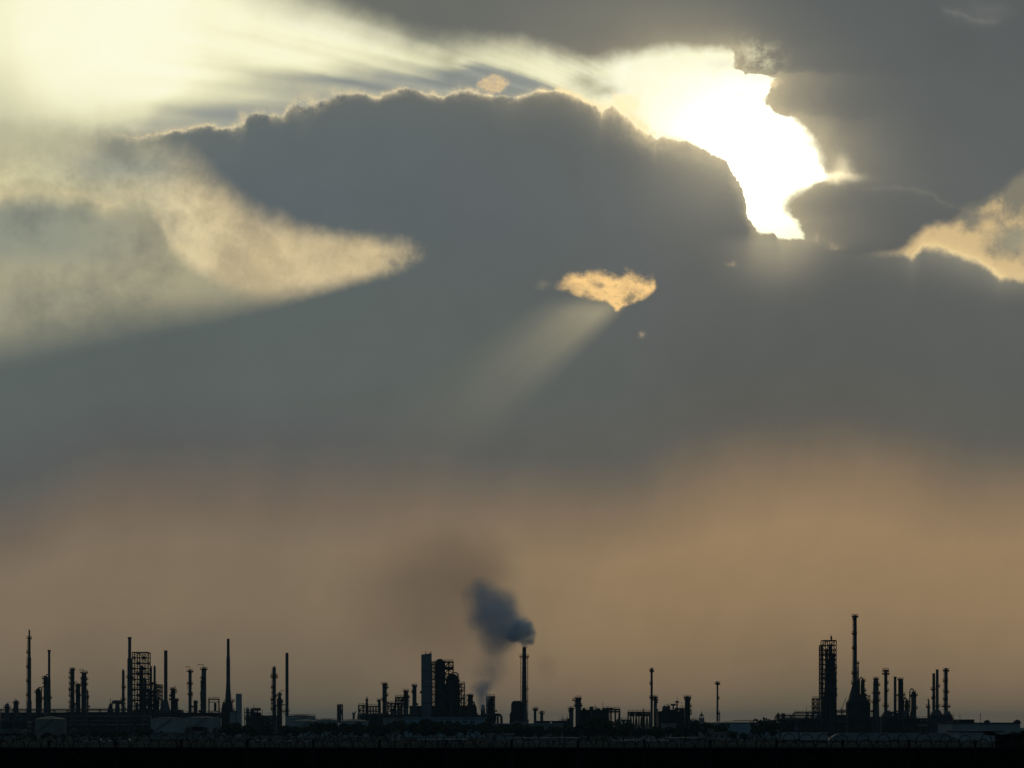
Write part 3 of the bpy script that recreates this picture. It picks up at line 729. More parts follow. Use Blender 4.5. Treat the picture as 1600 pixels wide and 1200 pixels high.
column(270.4, [(1077, 5.6), (1081, 7), (1130, 7.4)], 1715, 'bristly column right of the plain thick stack', m='dark_steel', plats=[(1078, 'B', 2), (1082, 'R', 2.4), (1087, 'L', 1.6)], davit=(4, 3), spikes=[(-3, 4), (0, 3)])
column(275.5, [(1093, 5), (1130, 6)], 1712, 'low vessel at the right foot of the bristly column', m='dark_steel', plats=[(1095, 'R', 1.4)])
column(297, [(1048, 4.2), (1051, 5), (1130, 5.2)], 1730, 'thinner of the two columns with arms pointing left', davit=(-7, 5.5), plats=[(1050, 'B', 2.4), (1069, 'B', 1.8), (1086, 'B', 1.6)], m='painted_steel')
column(305.6, [(1096, 5), (1100, 6), (1130, 6.4)], 1728, 'small vessel between the two columns with arms pointing left', m='dark_steel', plats=[(1098, 'B', 1.2)])
column(318.5, [(1045, 6.4), (1048, 7.4), (1130, 7.8)], 1732, 'thicker of the two columns with arms pointing left', davit=(-9.5, 5.5), plats=[(1046.5, 'B', 2), (1060, 'L', 1.4), (1066, 'L', 1.8)], pipe=(-4.4, 1064, 1130), spikes=[(2, 4)])
frame_tower(326.4, 342, [1093, 1097, 1111], 1718, 'small open portal frame with a rust red top beam', nx=1, depth=6, brace=False, r=.25, decks=(0,), top_m='red_steel', vessels=[(2, 1098, 1112, 4)], name='portal_frame')
stack(356.6, [(998, 4.2), (1023, 4.6), (1030, 5.8), (1062, 6), (1078, 7.4), (1088, 9), (1120, 9.4)], 1700, 'tall bottle-shaped stack with a swollen waist and flared foot', plats=[(1096, 'R', 5), (1099, 'B', 2.4), (1110, 'B', 5)])
heater(345.5, 365.5, 1097, 1694, 'dark round-shouldered heater at the foot of the bottle-shaped stack', hood=.7, m='dark_steel')
sharp(column(373.2, [(1084, 9.4), (1133, 9.6)], 1480, 'pale upright cylinder tank right of the bottle-shaped stack', cat='tank', name='silo_tank', m='tank_white', dome=False).children[0])
building(359, 368.6, 1112, 1478, 'pale block leaning against the upright cylinder tank', depth=5, m='tank_white', name='pump_house', cat='pump house')
unit(272, 345, [(272, 1104), (282, 1112), (290, 1109), (300, 1113), (312, 1108), (325, 1113), (345, 1111)], 1690, 'jagged low process unit below the two hooked columns', seed=21)
unit(384, 405, [(384, 1110), (387, 1104), (393, 1107), (399, 1101), (405, 1112)], 1700, 'bushy cluster of pipes and vent spikes right of the pale upright tank', seed=22)
unit(404, 424, [(404, 1114), (414, 1118), (424, 1121)], 1704, 'low sloping process unit left of the banded column', seed=23)
column(428.4, [(1042.5, 5.4), (1056, 5.6), (1130, 5.8)], 1725, 'banded column with a collar basket and three left platforms, left of the far plain stack', dome=False, m='painted_steel', plats=[(1059, 'B', 2.6), (1056.5, 'B', 2.2), (1075, 'L', 2.2), (1093, 'L', 2.2), (1109, 'L', 2.4)], ladder=('L', 1044, 1120))
column(436.8, [(1083, 4), (1090, 5), (1094, 7.6), (1130, 8.4)], 1718, 'short shouldered column between the banded column and the far plain stack', m='dark_steel', davit=(6, 3.5), plats=[(1086, 'B', 1.4), (1096, 'R', 1.6)], pipe=(10.5, 1101, 1130))
stack(448.4, [(1020, 4.2), (1023, 4.8), (1120, 5.2)], 1722, 'plain straight stack standing alone left of the wide low tanks', plats=[(1112, 'L', 6)])
# ================================================================ tanks left of centre
tank(447, 493, 1119.5, 1116.5, 1560, 'wide tank with a cluttered roof rail, right of the lone plain stack', roof_m='dark_steel')
tank(494, 528, 1126, 1122.5, 1540, 'low pale tank in the gap between the cluttered tank and the dark tower block')
tank(531, 576, 1127, 1124, 1500, 'broad pale tank with a sloping lid below the mushroom vent')
tank(458, 496, 1127, 1124, 1470, 'low tank standing in front of the cluttered tank')
tank(236, 290, 1122.8, 1121, 1470, 'very wide grey tank behind the lone thin palm', roof_m='dark_roof')
tank(288, 346, 1122, 1119.5, 1490, 'wide grey tank behind the row of palms', roof_m='dark_roof')
frame_tower(527.6, 535, [1101, 1104], 1620, 'dark narrow block tower standing alone between the tanks and the centre', nx=1, depth=4, name='block_tower', cat='tower', vessels=[(-.8, 1103, 1130, 5.6)])
column(552.6, [(1113.6, 6), (1116, 3.4), (1130, 3.4)], 1600, 'small mushroom-headed vent on the low tanks', m='dark_steel', dome=False)
# ================================================================ centre block
frame_tower(560.5, 575, [1103, 1111, 1117], 1640, 'open frame with one slim chimney at the left end of the centre works', nx=2, depth=6, decks=(0, 1, 2))
column(573.2, [(1092, 5), (1094.5, 3.6), (1130, 4)], 1642, 'slim pipe with a flanged head rising from the left end of the centre works', m='dark_steel', dome=False, spikes=[(0, 4)])
frame_tower(574, 592, [1104.5, 1111.5], 1644, 'long low portal between the slim flanged pipe and the bristly centre column', nx=4, depth=6, brace=False, decks=(0, 1))
column(592.8, [(1094, 4.4), (1130, 5)], 1646, 'lesser dark column at the left of the bristly centre column', m='dark_steel', plats=[(1096, 'L', 1.5)])
column(601, [(1069, 6), (1072, 7), (1130, 7.2)], 1650, 'bristly column, tallest left of the slab tower', plats=[(1070, 'B', 1.4), (1075, 'R', 2.2), (1087, 'R', 2), (1094, 'L', 1.8)], spikes=[(-4.5, 3), (3, 2), (0, 2)])
frame_tower(606, 632, [1099.5, 1105, 1112], 1655, 'open pipe bridge right of the bristly centre column', nx=5, depth=6, decks=(0, 1), exch=[(-9, -2, 1109, 4), (2, 9, 1109, 4)])
frame_tower(618, 633, [1090, 1095, 1100], 1660, 'light railed frame left of the knobbly column', nx=3, depth=6, decks=(0, 1))
column(634.2, [(1080, 5.6), (1084, 7.4), (1130, 8)], 1658, 'knobbly column with a ragged head, midway between the bristly column and the slab tower', m='dark_steel', plats=[(1081, 'B', 1.6), (1090, 'R', 1.6), (1093, 'L', 2)], spikes=[(-3, 4), (3, 3)])
column(647.6, [(1072, 6.4), (1130, 7)], 1660, 'column nearest the slab tower on its left', plats=[(1072.5, 'B', 1.2), (1082, 'L', 1.6)], spikes=[(-2.6, 3), (0, 3), (2.6, 3)])
unit(560, 660, [(560, 1117), (590, 1113), (612, 1111), (636, 1108), (660, 1106)], 1635, 'long low process unit under the pipe bridge left of the slab tower', seed=31)
# the slab tower and its neighbours
u_ = U(1680); t_ = empty('slab_tower', (PX(666.4, 1680), 1680, 0), 'tall windowless slab tower with a slanted top, highest of the centre block', 'tower')
L_ = 7.8 * u_; z0_, z1_ = PZ(1023, 1680), PZ(1021, 1680)
MB().add([(-L_, -5, 0), (L_, -5, 0), (L_, 5, 0), (-L_, 5, 0), (-L_, -5, z0_), (L_, -5, z1_), (L_, 5, z1_), (-L_, 5, z0_)], [(0, 3, 2, 1), (4, 5, 6, 7), (0, 1, 5, 4), (1, 2, 6, 5), (2, 3, 7, 6), (3, 0, 4, 7)]).build('wall', 'slab_cladding', t_)
b = MB()
for k in range(1, 5): b.box(-L_ - .12, L_ + .12, -5.12, -5.01, z0_ * k / 5, z0_ * k / 5 + .5)
b.build('cladding_band', 'painted_steel', t_)
b = MB(); b.bar((L_ - .5, 0, z1_), (L_ - .5, 0, z1_ + 1.4), .3); b.bar((-.5, 0, z1_ - .4), (-.5, 0, z1_ + 1.2), .25); b.build('vent_pipe', 'dark_steel', t_)
MB().box(-L_ - 1, -L_ - .01, -2, -.5, z0_ * .52, z0_ * .55).build('platform', 'dark_steel', t_)
frame_tower(674.6, 680.4, [1034, 1039, 1044, 1050, 1056, 1062, 1068, 1074, 1080, 1086, 1092, 1098, 1105], 1682, 'narrow stair frame squeezed between the slab tower and the round-headed block', nx=1, depth=5, name='stair_frame', cat='stair', r=.25, decks=tuple(range(1, 13, 2)))
column(687.6, [(1032.5, 11), (1035, 15), (1130, 15.4)], 1684, 'massive round-headed block right of the slab tower', cat='column', name='reactor', m='dark_steel', dome=True, plats=[(1036, 'B', 1), (1060, 'B', 1)])
frame_tower(694.6, 708, [1035, 1043.5, 1046, 1053, 1062, 1072, 1082, 1092, 1102], 1686, 'open-topped frame clinging to the right of the round-headed block', nx=2, depth=8, r=.35, decks=(0, 1, 2, 4, 6), vessels=[(2, 1062, 1130, 9)])
column(707, [(1057, 14), (1060, 19), (1072, 23), (1130, 25)], 1690, 'bulky dark stepped reactor with a knobbed crown, below the open-topped frame', name='reactor', m='dark_steel', plats=[(1058, 'B', 1.4), (1064, 'B', 1.4), (1073, 'B', 1.6), (1085, 'B', 1.4)], spikes=[(-7, 2), (0, 2), (6, 3)], loop=(9, 4, 1075))
frame_tower(716, 726, [1069, 1074, 1080, 1086, 1092, 1098, 1105], 1688, 'ladder-like frame stepping down right of the stepped reactor', nx=2, depth=6, r=.25, decks=(0, 2, 4))
frame_tower(724, 731.6, [1086, 1094, 1102, 1110], 1686, 'last low see-through frame before the steaming vessel', nx=1, depth=5, r=.22)
column(735, [(1087, 8), (1130, 9)], 1676, 'tall dark vessel on the left of the low steam plume', m='dark_steel', plats=[(1088, 'B', 1)])
column(741, [(1101, 4), (1106, 8), (1130, 11)], 1672, 'cone-shouldered vessel leaning into the low steam plume', m='dark_steel')
column(754.6, [(1103, 5), (1108, 7), (1130, 7.4)], 1674, 'small vessel on the right edge of the low steam plume', m='dark_steel')
frame_tower(760, 773, [1089, 1094, 1101, 1110], 1678, 'ragged dark frame tower right of the low steam plume', nx=2, depth=7, decks=(0, 1, 2, 3), vessels=[(-2.5, 1090, 1130, 6), (2.5, 1088, 1130, 6)], name='vessel_tower', cat='tower')
unit(730, 775, [(730, 1114), (745, 1118), (760, 1112), (775, 1116)], 1668, 'low dark unit beneath the steam plume', seed=33)
t_ = empty('flue_duct', (PX(778, 1640), 1640, 0), 'low bent duct with two elbows, between the ragged frame tower and the smoking chimney', 'duct'); u_ = U(1640)
MB().tube([(-7 * u_, 0, PZ(1118, 1640)), (-1 * u_, 0, PZ(1116.5, 1640)), (3.4 * u_, 0, PZ(1117, 1640)), (5.4 * u_, 0, PZ(1120, 1640)), (5.8 * u_, 0, .1)], .9, 8).build('duct', 'dark_steel', t_, smooth=True)
MB().tube([(-6.6 * u_, 0, .1), (-6.6 * u_, 0, PZ(1112.5, 1640)), (-3 * u_, 0, PZ(1110.5, 1640)), (-1.6 * u_, 0, PZ(1111.5, 1640))], .7, 8).build('branch_pipe', 'dark_steel', t_, smooth=True)
MB().rev(0, 0, [(0, .7), (PZ(1118, 1640), .7)], 8).build('support_leg', 'dark_steel', t_)
building(632, 757.5, 1121.8, 1420, 'long low blue building with a pale flat roof and small dark windows, below the slab', depth=24, m='blue_cladding', roof_m='pale_cladding', name='office_block', cat='building',
         windows=[(688, 693, 1126.6, 1129), (699, 706, 1126.6, 1129.4), (711, 718, 1126.6, 1129.4), (723, 730, 1126.6, 1129.4), (735, 741, 1126.6, 1129.4)], eave=1.0)
building(598, 634, 1121, 1500, 'low plain shed at the left end of the long blue building', depth=18, m='concrete', roof_m='dark_roof', name='shed', cat='shed')
building(756, 880, 1131.5, 1440, 'low pale wall-like shed right of the long blue building', depth=14, m='concrete', roof_m='pale_cladding', name='shed', cat='shed')
# the smoking chimney
stack(819.2, [(1011, 5.9), (1040, 6.5), (1095, 7.8), (1118, 9.2)], 1660, 'smoking chimney with a guyed cage, the one under the white smoke', plats=[(1027, 'B', 3.6)], m='painted_steel')
ch_ = COL.objects[-1].parent or COL.objects[-1]
u_ = U(1660)
for sx in (-1, 1):
    b = MB(); x = sx * 5.4 * u_; zt = PZ(1027, 1660)
    for dy in (-1, 1): b.bar((x, dy, 0), (x, dy, zt), .22)
    z = 2
    while z < zt:
        b.bar((x, -1, z), (x, 1, z), .14); b.bar((x, 0, z), (sx * 3.2 * u_, 0, z), .12); z += 3.2
    b.build('support_cage', 'dark_steel', ch_)
for yb_ in (1078, 1098): MB().arc_deck(3.6 * u_, 6.6 * u_, math.radians(-60), math.radians(80), PZ(yb_, 1660), .4, 1.1).build('platform', 'dark_steel', ch_)
t_ = empty('boiler_house', (PX(807, 1656), 1656, 0), 'round-shouldered boiler house with a dark opening at the foot of the smoking chimney', 'boiler house'); u_ = U(1656)
pf_ = [(-11, 1123), (-10.6, 1116), (-8.6, 1112), (-8.4, 1101), (-7, 1097), (-4, 1095.2), (6, 1095.2), (8.6, 1097), (9, 1123)]
vs_ = [(x * u_, y, max(0, PZ(py, 1656)) if py < 1120 else 0) for y in (-6, 6) for x, py in pf_]; k_ = len(pf_)
MB().add(vs_, [tuple(range(k_)), tuple(reversed(range(k_, 2 * k_)))] + [(i, i + k_, (i + 1) % k_ + k_, (i + 1) % k_) for i in range(k_)]).build('wall', 'dark_steel', t_)
MB().box(-3.4 * u_, -.4 * u_, -6.1, -6.02, PZ(1114, 1656), PZ(1106, 1656)).build('opening', 'window_glass', t_)
MB().box(-11 * u_, 10 * u_, -7.2, -6.15, PZ(1119, 1656), PZ(1118.4, 1656)).build('platform', 'painted_steel', t_)
column(836, [(1109, 3.4), (1113, 4.2), (1132, 4.2)], 1600, 'left one of the two small mushroom-headed columns right of the smoking chimney', plats=[(1110, 'B', 2.2), (1108.5, 'R', 2.6)], spikes=[(-1, 3)])
column(846.4, [(1113, 3.6), (1117, 4.8), (1132, 5)], 1600, 'right one of the two small mushroom-headed columns right of the smoking chimney', plats=[(1115, 'B', 2.2)], spikes=[(-2, 2), (1, 2)])
building(802, 826, 1125.5, 1590, 'low dark plinth shed before the foot of the smoking chimney', depth=10, m='concrete', name='shed', cat='shed')
building(838, 860, 1127.5, 1560, 'small dark flat shed under the two mushroom-headed columns', depth=10, m='dark_steel', name='shed', cat='shed')
building(862, 884, 1127.5, 1564, 'small dark flat shed left of the two-headed tower', depth=10, m='dark_steel', name='shed', cat='shed')
unit(874, 892, [(874, 1126), (884, 1122), (892, 1121)], 1570, 'low rubble of pipework at the left foot of the two-headed tower', seed=41)
# ================================================================ right of centre
column(892.6, [(1107, 6), (1109, 7), (1132, 7)], 1580, 'lower left mate of the red-topped tower', plats=[(1108, 'B', 1.6), (1112, 'L', 1)], spikes=[(-2, 2)])
column(903.4, [(1093, 8), (1096, 9), (1104, 10.5), (1108, 8.6), (1132, 8.8)], 1584, 'tower with a wide rust red head, right of the smoking chimney', plats=[(1092, 'B', 1.2, 'red_steel'), (1095, 'L', 4), (1103, 'B', 1.6)], spikes=[(-4, 3), (2.5, 5), (4, 2)])
unit(907, 951, [(907, 1106), (915, 1106), (918, 1103), (925, 1103), (930, 1108), (940, 1106), (943, 1102), (951, 1106)], 1590, 'crowded dark block joined to the red-topped tower', seed=42, depth=16)
building(908, 950, 1112, 1600, 'dark plain block behind the crowded unit of the red-topped tower', depth=12, m='dark_steel', name='equipment_house', cat='building')
frame_tower(948, 968, [1109, 1112.5], 1588, 'open-legged deck jutting right of the crowded dark block', nx=3, depth=8, brace=False, r=.4, decks=(0, 1), exch=[(-8, 0, 1107.4, 3)])
unit(964, 984, [(964, 1122), (974, 1124), (984, 1122)], 1580, 'low pipework in the gap before the ragged deck', seed=43)
frame_tower(981.4, 1015, [1113.5, 1118.5], 1600, 'long ragged deck on many thin legs, left of the lone flare stack', nx=8, depth=8, r=.3, decks=(0,), exch=[(-14, -8, 1116, 4), (-3, 4, 1116, 4), (8, 15, 1117, 4)])
column(1005, [(1109, 2), (1130, 2.4)], 1602, 'single thin vent post standing on the ragged deck', m='dark_steel')
stack(1018.2, [(1043.4, 2.6), (1045, 4), (1050, 5.4), (1051, 3.4), (1128, 3.8)], 1640, 'lone flare stack with a bulbous burner head, right of the ragged deck', plats=[(1049, 'B', 1.2), (1069, 'L', 1.4), (1091, 'L', 1.6), (1091.5, 'R', 1)])
column(1024, [(1089, 4), (1092, 5.2), (1132, 5.2)], 1630, 'short ringed column at the right side of the lone flare stack', m='painted_steel', plats=[(1090, 'B', 1.4), (1094, 'B', 1.6), (1098, 'R', 1.2)], spikes=[(-1.5, 2)])
unit(1035, 1068, [(1035, 1108), (1037, 1102), (1041, 1102), (1043, 1098), (1048, 1101), (1054, 1098), (1058, 1095), (1061, 1101), (1066, 1104), (1068, 1104)], 1610, 'knot of vessels on a raised deck left of the flared red-rimmed tower', seed=44, depth=12, fill=1.4)
building(1029, 1069, 1112.5, 1606, 'dark deck block carrying the knot of vessels', depth=16, m='dark_steel', roof_m='dark_steel', name='equipment_house', cat='building', eave=1.6)
column(1074.2, [(1090, 8), (1096, 8.2), (1132, 8.6)], 1612, 'stout tower with a flared red-rimmed head, left of the small domed lantern house', m='dark_steel', plats=[(1091, 'B', 1.6, 'red_steel'), (1094, 'B', 1), (1104, 'R', 2.2), (1111, 'R', 2), (1116, 'R', 2.4)], spikes=[(-4.6, 2.6), (4.6, 2.6), (0, 2.2)])
unit(1076, 1092, [(1076, 1124), (1084, 1122), (1092, 1126)], 1600, 'low rubble of pipework right of the flared red-rimmed tower', seed=45)
# lantern house
u_ = U(1400); t_ = empty('minaret', (PX(1096.2, 1400), 1400, 0), 'small domed lantern tower with a pointed finial among the low trees', 'minaret')
z_ = lambda py: PZ(py, 1400)
MB().box(-4 * u_, 4 * u_, -1.6, 1.6, 0, z_(1123)).build('shaft', 'plaster', t_)
MB().box(-4.5 * u_, 4.5 * u_, -1.9, 1.9, z_(1123) + .004, z_(1122)).build('balcony', 'plaster', t_)
for ax in (-2.6, 0, 2.6):
    for ay in (-.9, .9): MB().rev(ax * u_, ay, [(z_(1122) + .004, .2), (z_(1118.6), .2)], 8).build('lantern_post', 'plaster', t_)
sharp(MB().rev(0, 0, [(z_(1118.6) + .004, 3.4 * u_), (z_(1118), 3.2 * u_), (z_(1116.4), 2.2 * u_), (z_(1115), .9 * u_), (z_(1114), .4 * u_)], 14).build('dome', 'dark_roof', t_, smooth=True))
MB().rev(0, 0, [(z_(1114) + .004, .16), (z_(1113), .22), (z_(1110.6), .05)], 8).build('finial', 'dark_steel', t_)
stack(1121, [(1065, 2), (1067, 4.6), (1070, 5), (1071, 2.6), (1132, 3.2)], 1600, 'thinnest flare stack, standing alone over the long shed right of the lantern tower', plats=[(1069, 'B', 1.6), (1092, 'R', 1.4), (1115, 'R', 2.4)], pipe=(3.4, 1115, 1130), group=None)
building(1120, 1217, 1129.5, 1390, 'long grey-blue warehouse with a low ridge below the thinnest flare stack', depth=40, m='blue_cladding', roof='gable', yridge=1125.8, hip=24, roof_m='dark_roof')
building(1152, 1180, 1126.4, 1440, 'higher rear bay of the grey-blue warehouse showing over its ridge', depth=20, m='blue_cladding', roof_m='dark_roof', name='shed', cat='shed')
# ================================================================ right-hand works
pipe_rack(1212, 1284, 1119.5, 1520, 'long dark railed pipe rack running to the tall latticed column', n_pipes=6)
pipe_rack(1240, 1284, 1114.6, 1530, 'upper railed pipe bridge left of the tall latticed column', n_pipes=4, lv=1)
unit(1214, 1282, [(1214, 1124), (1222, 1120), (1240, 1123), (1260, 1120), (1282, 1116)], 1510, 'dark crowded unit under the long railed pipe rack', seed=51, fill=1.1)
column(1216, [(1115.4, 4), (1130, 4)], 1516, 'small capped vessel at the left tip of the long railed pipe rack', m='dark_steel', spikes=[(0, 2)])
column(1224, [(1116, 6), (1130, 6)], 1518, 'small round vessel on the long railed pipe rack', m='dark_steel', spikes=[(-2, 2), (2, 2)])
frame_tower(1269.8, 1278.6, [1092.5, 1100, 1107, 1114], 1535, 'slim red-tinted stair frame left of the tall latticed column', nx=1, depth=6, m='red_steel', r=.3, name='stair_frame', cat='stair', decks=(0, 2))
frame_tower(1284.4, 1305, [1001, 1008.5, 1016, 1023.5, 1031, 1038.5, 1046, 1053.5, 1061, 1068.5, 1076, 1084, 1092, 1100, 1110], 1540, 'tall latticed column frame packed with vessels, left of the tallest stack on the right', nx=3, depth=10, r=.28, decks=(3, 7, 11),
            vessels=[(-3.2, 1016, 1148, 5), (2.4, 1007, 1148, 5.2), (7.2, 1026, 1148, 4.4)], name='lattice_tower')
frame_tower(1280.6, 1284.2, [1008.5, 1016, 1023.5, 1031, 1038.5, 1046, 1053.5, 1061, 1068.5, 1076, 1084, 1092], 1541, 'narrow stair cage fixed to the left of the tall latticed column', nx=1, depth=4, r=.24, name='stair_frame', cat='stair', decks=tuple(range(1, 12)), brace=False)
column(1293, [(1032, 7), (1074, 9), (1090, 13), (1146, 16)], 1546, 'dark main vessel behind the bars of the tall latticed column', m='dark_steel', plats=[(1060, 'L', 2)])
column(1302, [(1023, 6), (1060, 8), (1146, 9)], 1548, 'second vessel behind the bars of the tall latticed column, on its right', m='dark_steel', plats=[(1025, 'R', 1.4), (1044, 'R', 2.2), (1054, 'R', 1.6), (1066, 'R', 1.6), (1088, 'R', 2)])
t_ = empty('safety_vent', (PX(1299, 1540.5), 1540.5, PZ(1001, 1540.5) + .4), 'small dark safety vent on the very top of the tall latticed column', 'vent')
MB().rev(0, 0, [(0, .5), (1.6, .6), (2.4, .35), (2.6, .2)], 10).build('body', 'dark_steel', t_)
b = MB(); b.bar((-.7, 0, 1.5), (-.7, 0, 3.8), .12); b.bar((0, 0, 2.4), (0, 0, 3.2), .12); b.build('vent_pipe', 'dark_steel', t_)
pipe_rack(1306, 1326, 1112.8, 1538, 'short railed bridge between the tall latticed column and the tallest stack', n_pipes=4)
stack(1336, [(961.2, 5.4), (1020, 6), (1068, 7), (1073, 10), (1090, 20), (1096, 21), (1130, 22)], 1560, 'tallest stack of the plant, with a ring platform at its tip and a conical foot', plats=[(964, 'B', 2.2), (968, 'L', 1.2), (991, 'L', 2), (1014, 'L', 1.6), (1053, 'L', 2), (1069, 'L', 2)], ladder=('L', 964, 1070))
column(1340.8, [(1037, 1), (1044, 2.4), (1090, 2.6)], 1555, 'very thin pipe hugging the right side of the tallest stack', m='painted_steel', plats=[(1037.5, 'B', 1)])
column(1348, [(1063, 5.4), (1070, 6.4), (1130, 7)], 1552, 'looped column just right of the tallest stack', loop=(-5, 3.4, 1110), plats=[(1065, 'R', 1.4), (1080, 'R', 2), (1088, 'R', 2.4), (1094, 'R', 2)], m='dark_steel')
heater(1323, 1358, 1086, 1545, 'massive dark heater around the foot of the tallest stack', hood=.55, m='dark_steel', tall=.8)
frame_tower(1352, 1358.6, [1087, 1094, 1100, 1108], 1543, 'small outrigger frame right of the looped column', nx=1, depth=5, r=.2)
t_ = empty('guy_brace', (PX(1318, 1542), 1542, 0), 'slanted brace leaning on the left of the massive dark heater', 'brace'); u_ = U(1542)
b = MB(); b.bar((-4 * u_, 0, PZ(1111, 1542)), (4 * u_, 0, PZ(1090, 1542)), .16); b.bar((-4 * u_, 0, 0), (-4 * u_, 0, PZ(1107, 1542)), .2); b.bar((-4 * u_, 0, PZ(1107, 1542)), (4 * u_, 0, PZ(1112, 1542)), .18); b.build('brace', 'dark_steel', t_)
column(1368.6, [(1061, 6), (1066, 8.4), (1090, 9.2), (1112, 10.6), (1146, 11.4)], 1560, 'blunt ringed column first right of the tallest stack group', plats=[(1062, 'B', 1.2), (1071, 'R', 2), (1084, 'B', 1.6), (1095, 'R', 2), (1098, 'L', 1.6)], spikes=[(-1.6, 3), (1.6, 2.4)])
stack(1384, [(1048.4, 4.6), (1052, 5), (1112, 5.4)], 1570, 'stack with a cup-shaped collar, between two blunt columns on the right', plats=[(1054, 'B', 2.8, 'red_steel'), (1048.8, 'B', 2.2, 'red_steel'), (1068, 'R', 1.6), (1080, 'R', 1.8), (1104, 'B', 2)])
heater(1376.5, 1396, 1110, 1562, 'hooded heater below the cup-collared stack', hood=.35, tall=.72)
stack(1398.6, [(1057.8, 4.2), (1114, 4.4)], 1574, 'plain short stack beside the spiked blunt column', cap=(4.8, 1.6))
column(1407.4, [(1062, 6.6), (1066, 8), (1148, 8.8)], 1566, 'spiked blunt column right of the plain short stack', plats=[(1063, 'L', 1.4), (1086, 'R', 2.4), (1091, 'R', 3)], spikes=[(-4, 2), (3.8, 4)], m='dark_steel')
column(1417, [(1095, 4.6), (1100, 6.6), (1146, 7)], 1564, 'low double-humped vessel between the spiked column and the hooked blunt column', m='dark_steel', plats=[(1097, 'B', 1.4), (1104, 'B', 1.4)], loop=(-5, 3, 1112))
column(1427.6, [(1082, 7), (1086, 8), (1148, 8.6)], 1568, 'blunt column with a hooked pipe at its left shoulder', loop=(-6, 4.6, 1112), plats=[(1087, 'R', 2), (1107, 'R', 2)], spikes=[(2.8, 4)])
unit(1388, 1448, [(1388, 1113), (1398, 1111), (1412, 1110), (1425, 1116), (1432, 1122), (1448, 1122)], 1555, 'low unit at the foot of the blunt columns on the right', seed=52)
frame_tower(1432.6, 1447, [1122.6, 1127, 1132, 1137], 1552, 'see-through low lattice between the hooked blunt column and the triple stacks', nx=4, depth=5, r=.22)
column(1451, [(1094, 2.4), (1104, 3), (1108, 4), (1146, 5)], 1560, 'small thin stack left of the twin stacks near the right end', m='painted_steel', dome=False, plats=[(1105.6, 'L', 2, 'red_steel')])
stack(1459, [(1052, 4.4), (1112, 4.8)], 1572, 'shorter of the twin stacks near the right end', plats=[(1078, 'L', 2.2), (1092, 'L', 1.2)])
stack(1464.4, [(1045.8, 4.4), (1112, 4.8)], 1570, 'taller of the twin stacks near the right end', plats=[(1073, 'R', 2), (1104, 'B', 2)])
heater(1453, 1473, 1109, 1562, 'shared hooded heater beneath the twin stacks', hood=.45, tall=.75)
stack(1478.2, [(1043.8, 4.4), (1046, 5.2), (1112, 5.6)], 1574, 'rightmost stack of the plant, with a red basket near its tip', plats=[(1049, 'B', 2, 'red_steel'), (1065, 'L', 2), (1082, 'B', 1.8), (1094, 'L', 1.6), (1105, 'B', 3.4, 'red_steel')], ladder=('L', 1046, 1112))
heater(1473.4, 1486, 1111, 1566, 'narrow hooded heater under the rightmost stack', hood=.5, tall=.8)
frame_tower(1484, 1489, [1122, 1130], 1563, 'tiny end frame at the right foot of the rightmost stack', nx=1, depth=4, r=.2, decks=(0,))
# ================================================================ sheds at the lower right
building(1296, 1500, 1158, 980, 'very long pale-roofed shed with a hipped left end below the right-hand stacks', depth=17, m='pale_cladding', roof='gable', yridge=1145, hip=20, roof_m='slate_roof', name='shed', cat='shed')
building(1488, 1594, 1130.5, 1180, 'large pale warehouse with rooftop boxes at the right edge', depth=40, m='pale_cladding', roof_m='dark_roof', extra=[(1505, 1528.6, 1124, 'roof_unit', 'dark_steel'), (1496, 1500, 1127, 'roof_vent', 'dark_steel')])
building(1498, 1566, 1143.5, 1000, 'pale flat-topped shed in front of the large pale warehouse', depth=26, m='pale_cladding', roof_m='dark_roof', name='shed', cat='shed')
u_ = U(1175)
for px_, w_, h_, lb_ in ((1542, 9, 4.6, 'small peaked roof lantern in the middle of the large pale warehouse'), (1589, 10, 5, 'larger peaked roof lantern at the right end of the large pale warehouse')):
    t_ = empty('roof_lantern', (PX(px_, 1192), 1192, PZ(1130.5, 1180) + .52), lb_, 'roof lantern'); a_ = w_ / 2 * u_
    MB().box(-a_ * .8, a_ * .8, -2, 2, 0, h_ * .45 * u_).build('wall', 'dark_steel', t_)
    MB().add([(-a_, -2.4, h_ * .45 * u_ + .01), (a_, -2.4, h_ * .45 * u_ + .01), (a_, 2.4, h_ * .45 * u_ + .01), (-a_, 2.4, h_ * .45 * u_ + .01), (0, 0, h_ * u_)], [(0, 3, 2, 1), (0, 1, 4), (1, 2, 4), (2, 3, 4), (3, 0, 4)]).build('roof', 'dark_roof', t_)
for px_, y_, yt_, lb_ in ((1532, 1186, 1116, 'thin antenna mast on the roof of the large pale warehouse'), (1500, 1190, 1118, 'short antenna mast at the left end of the large pale warehouse')):
    t_ = empty('antenna_mast', (PX(px_, y_), y_, PZ(1130.5, 1180) + .52), lb_, 'antenna')
    MB().bar((0, 0, 0), (0, 0, PZ(yt_, y_) - PZ(1130.5, 1180)), .12).build('mast', 'dark_steel', t_)
    MB().box(-.6, .6, -.05, .05, PZ(yt_ + 3, y_) - PZ(1130.5, 1180), PZ(yt_ + 2.6, y_) - PZ(1130.5, 1180)).build('crossarm', 'dark_steel', t_)
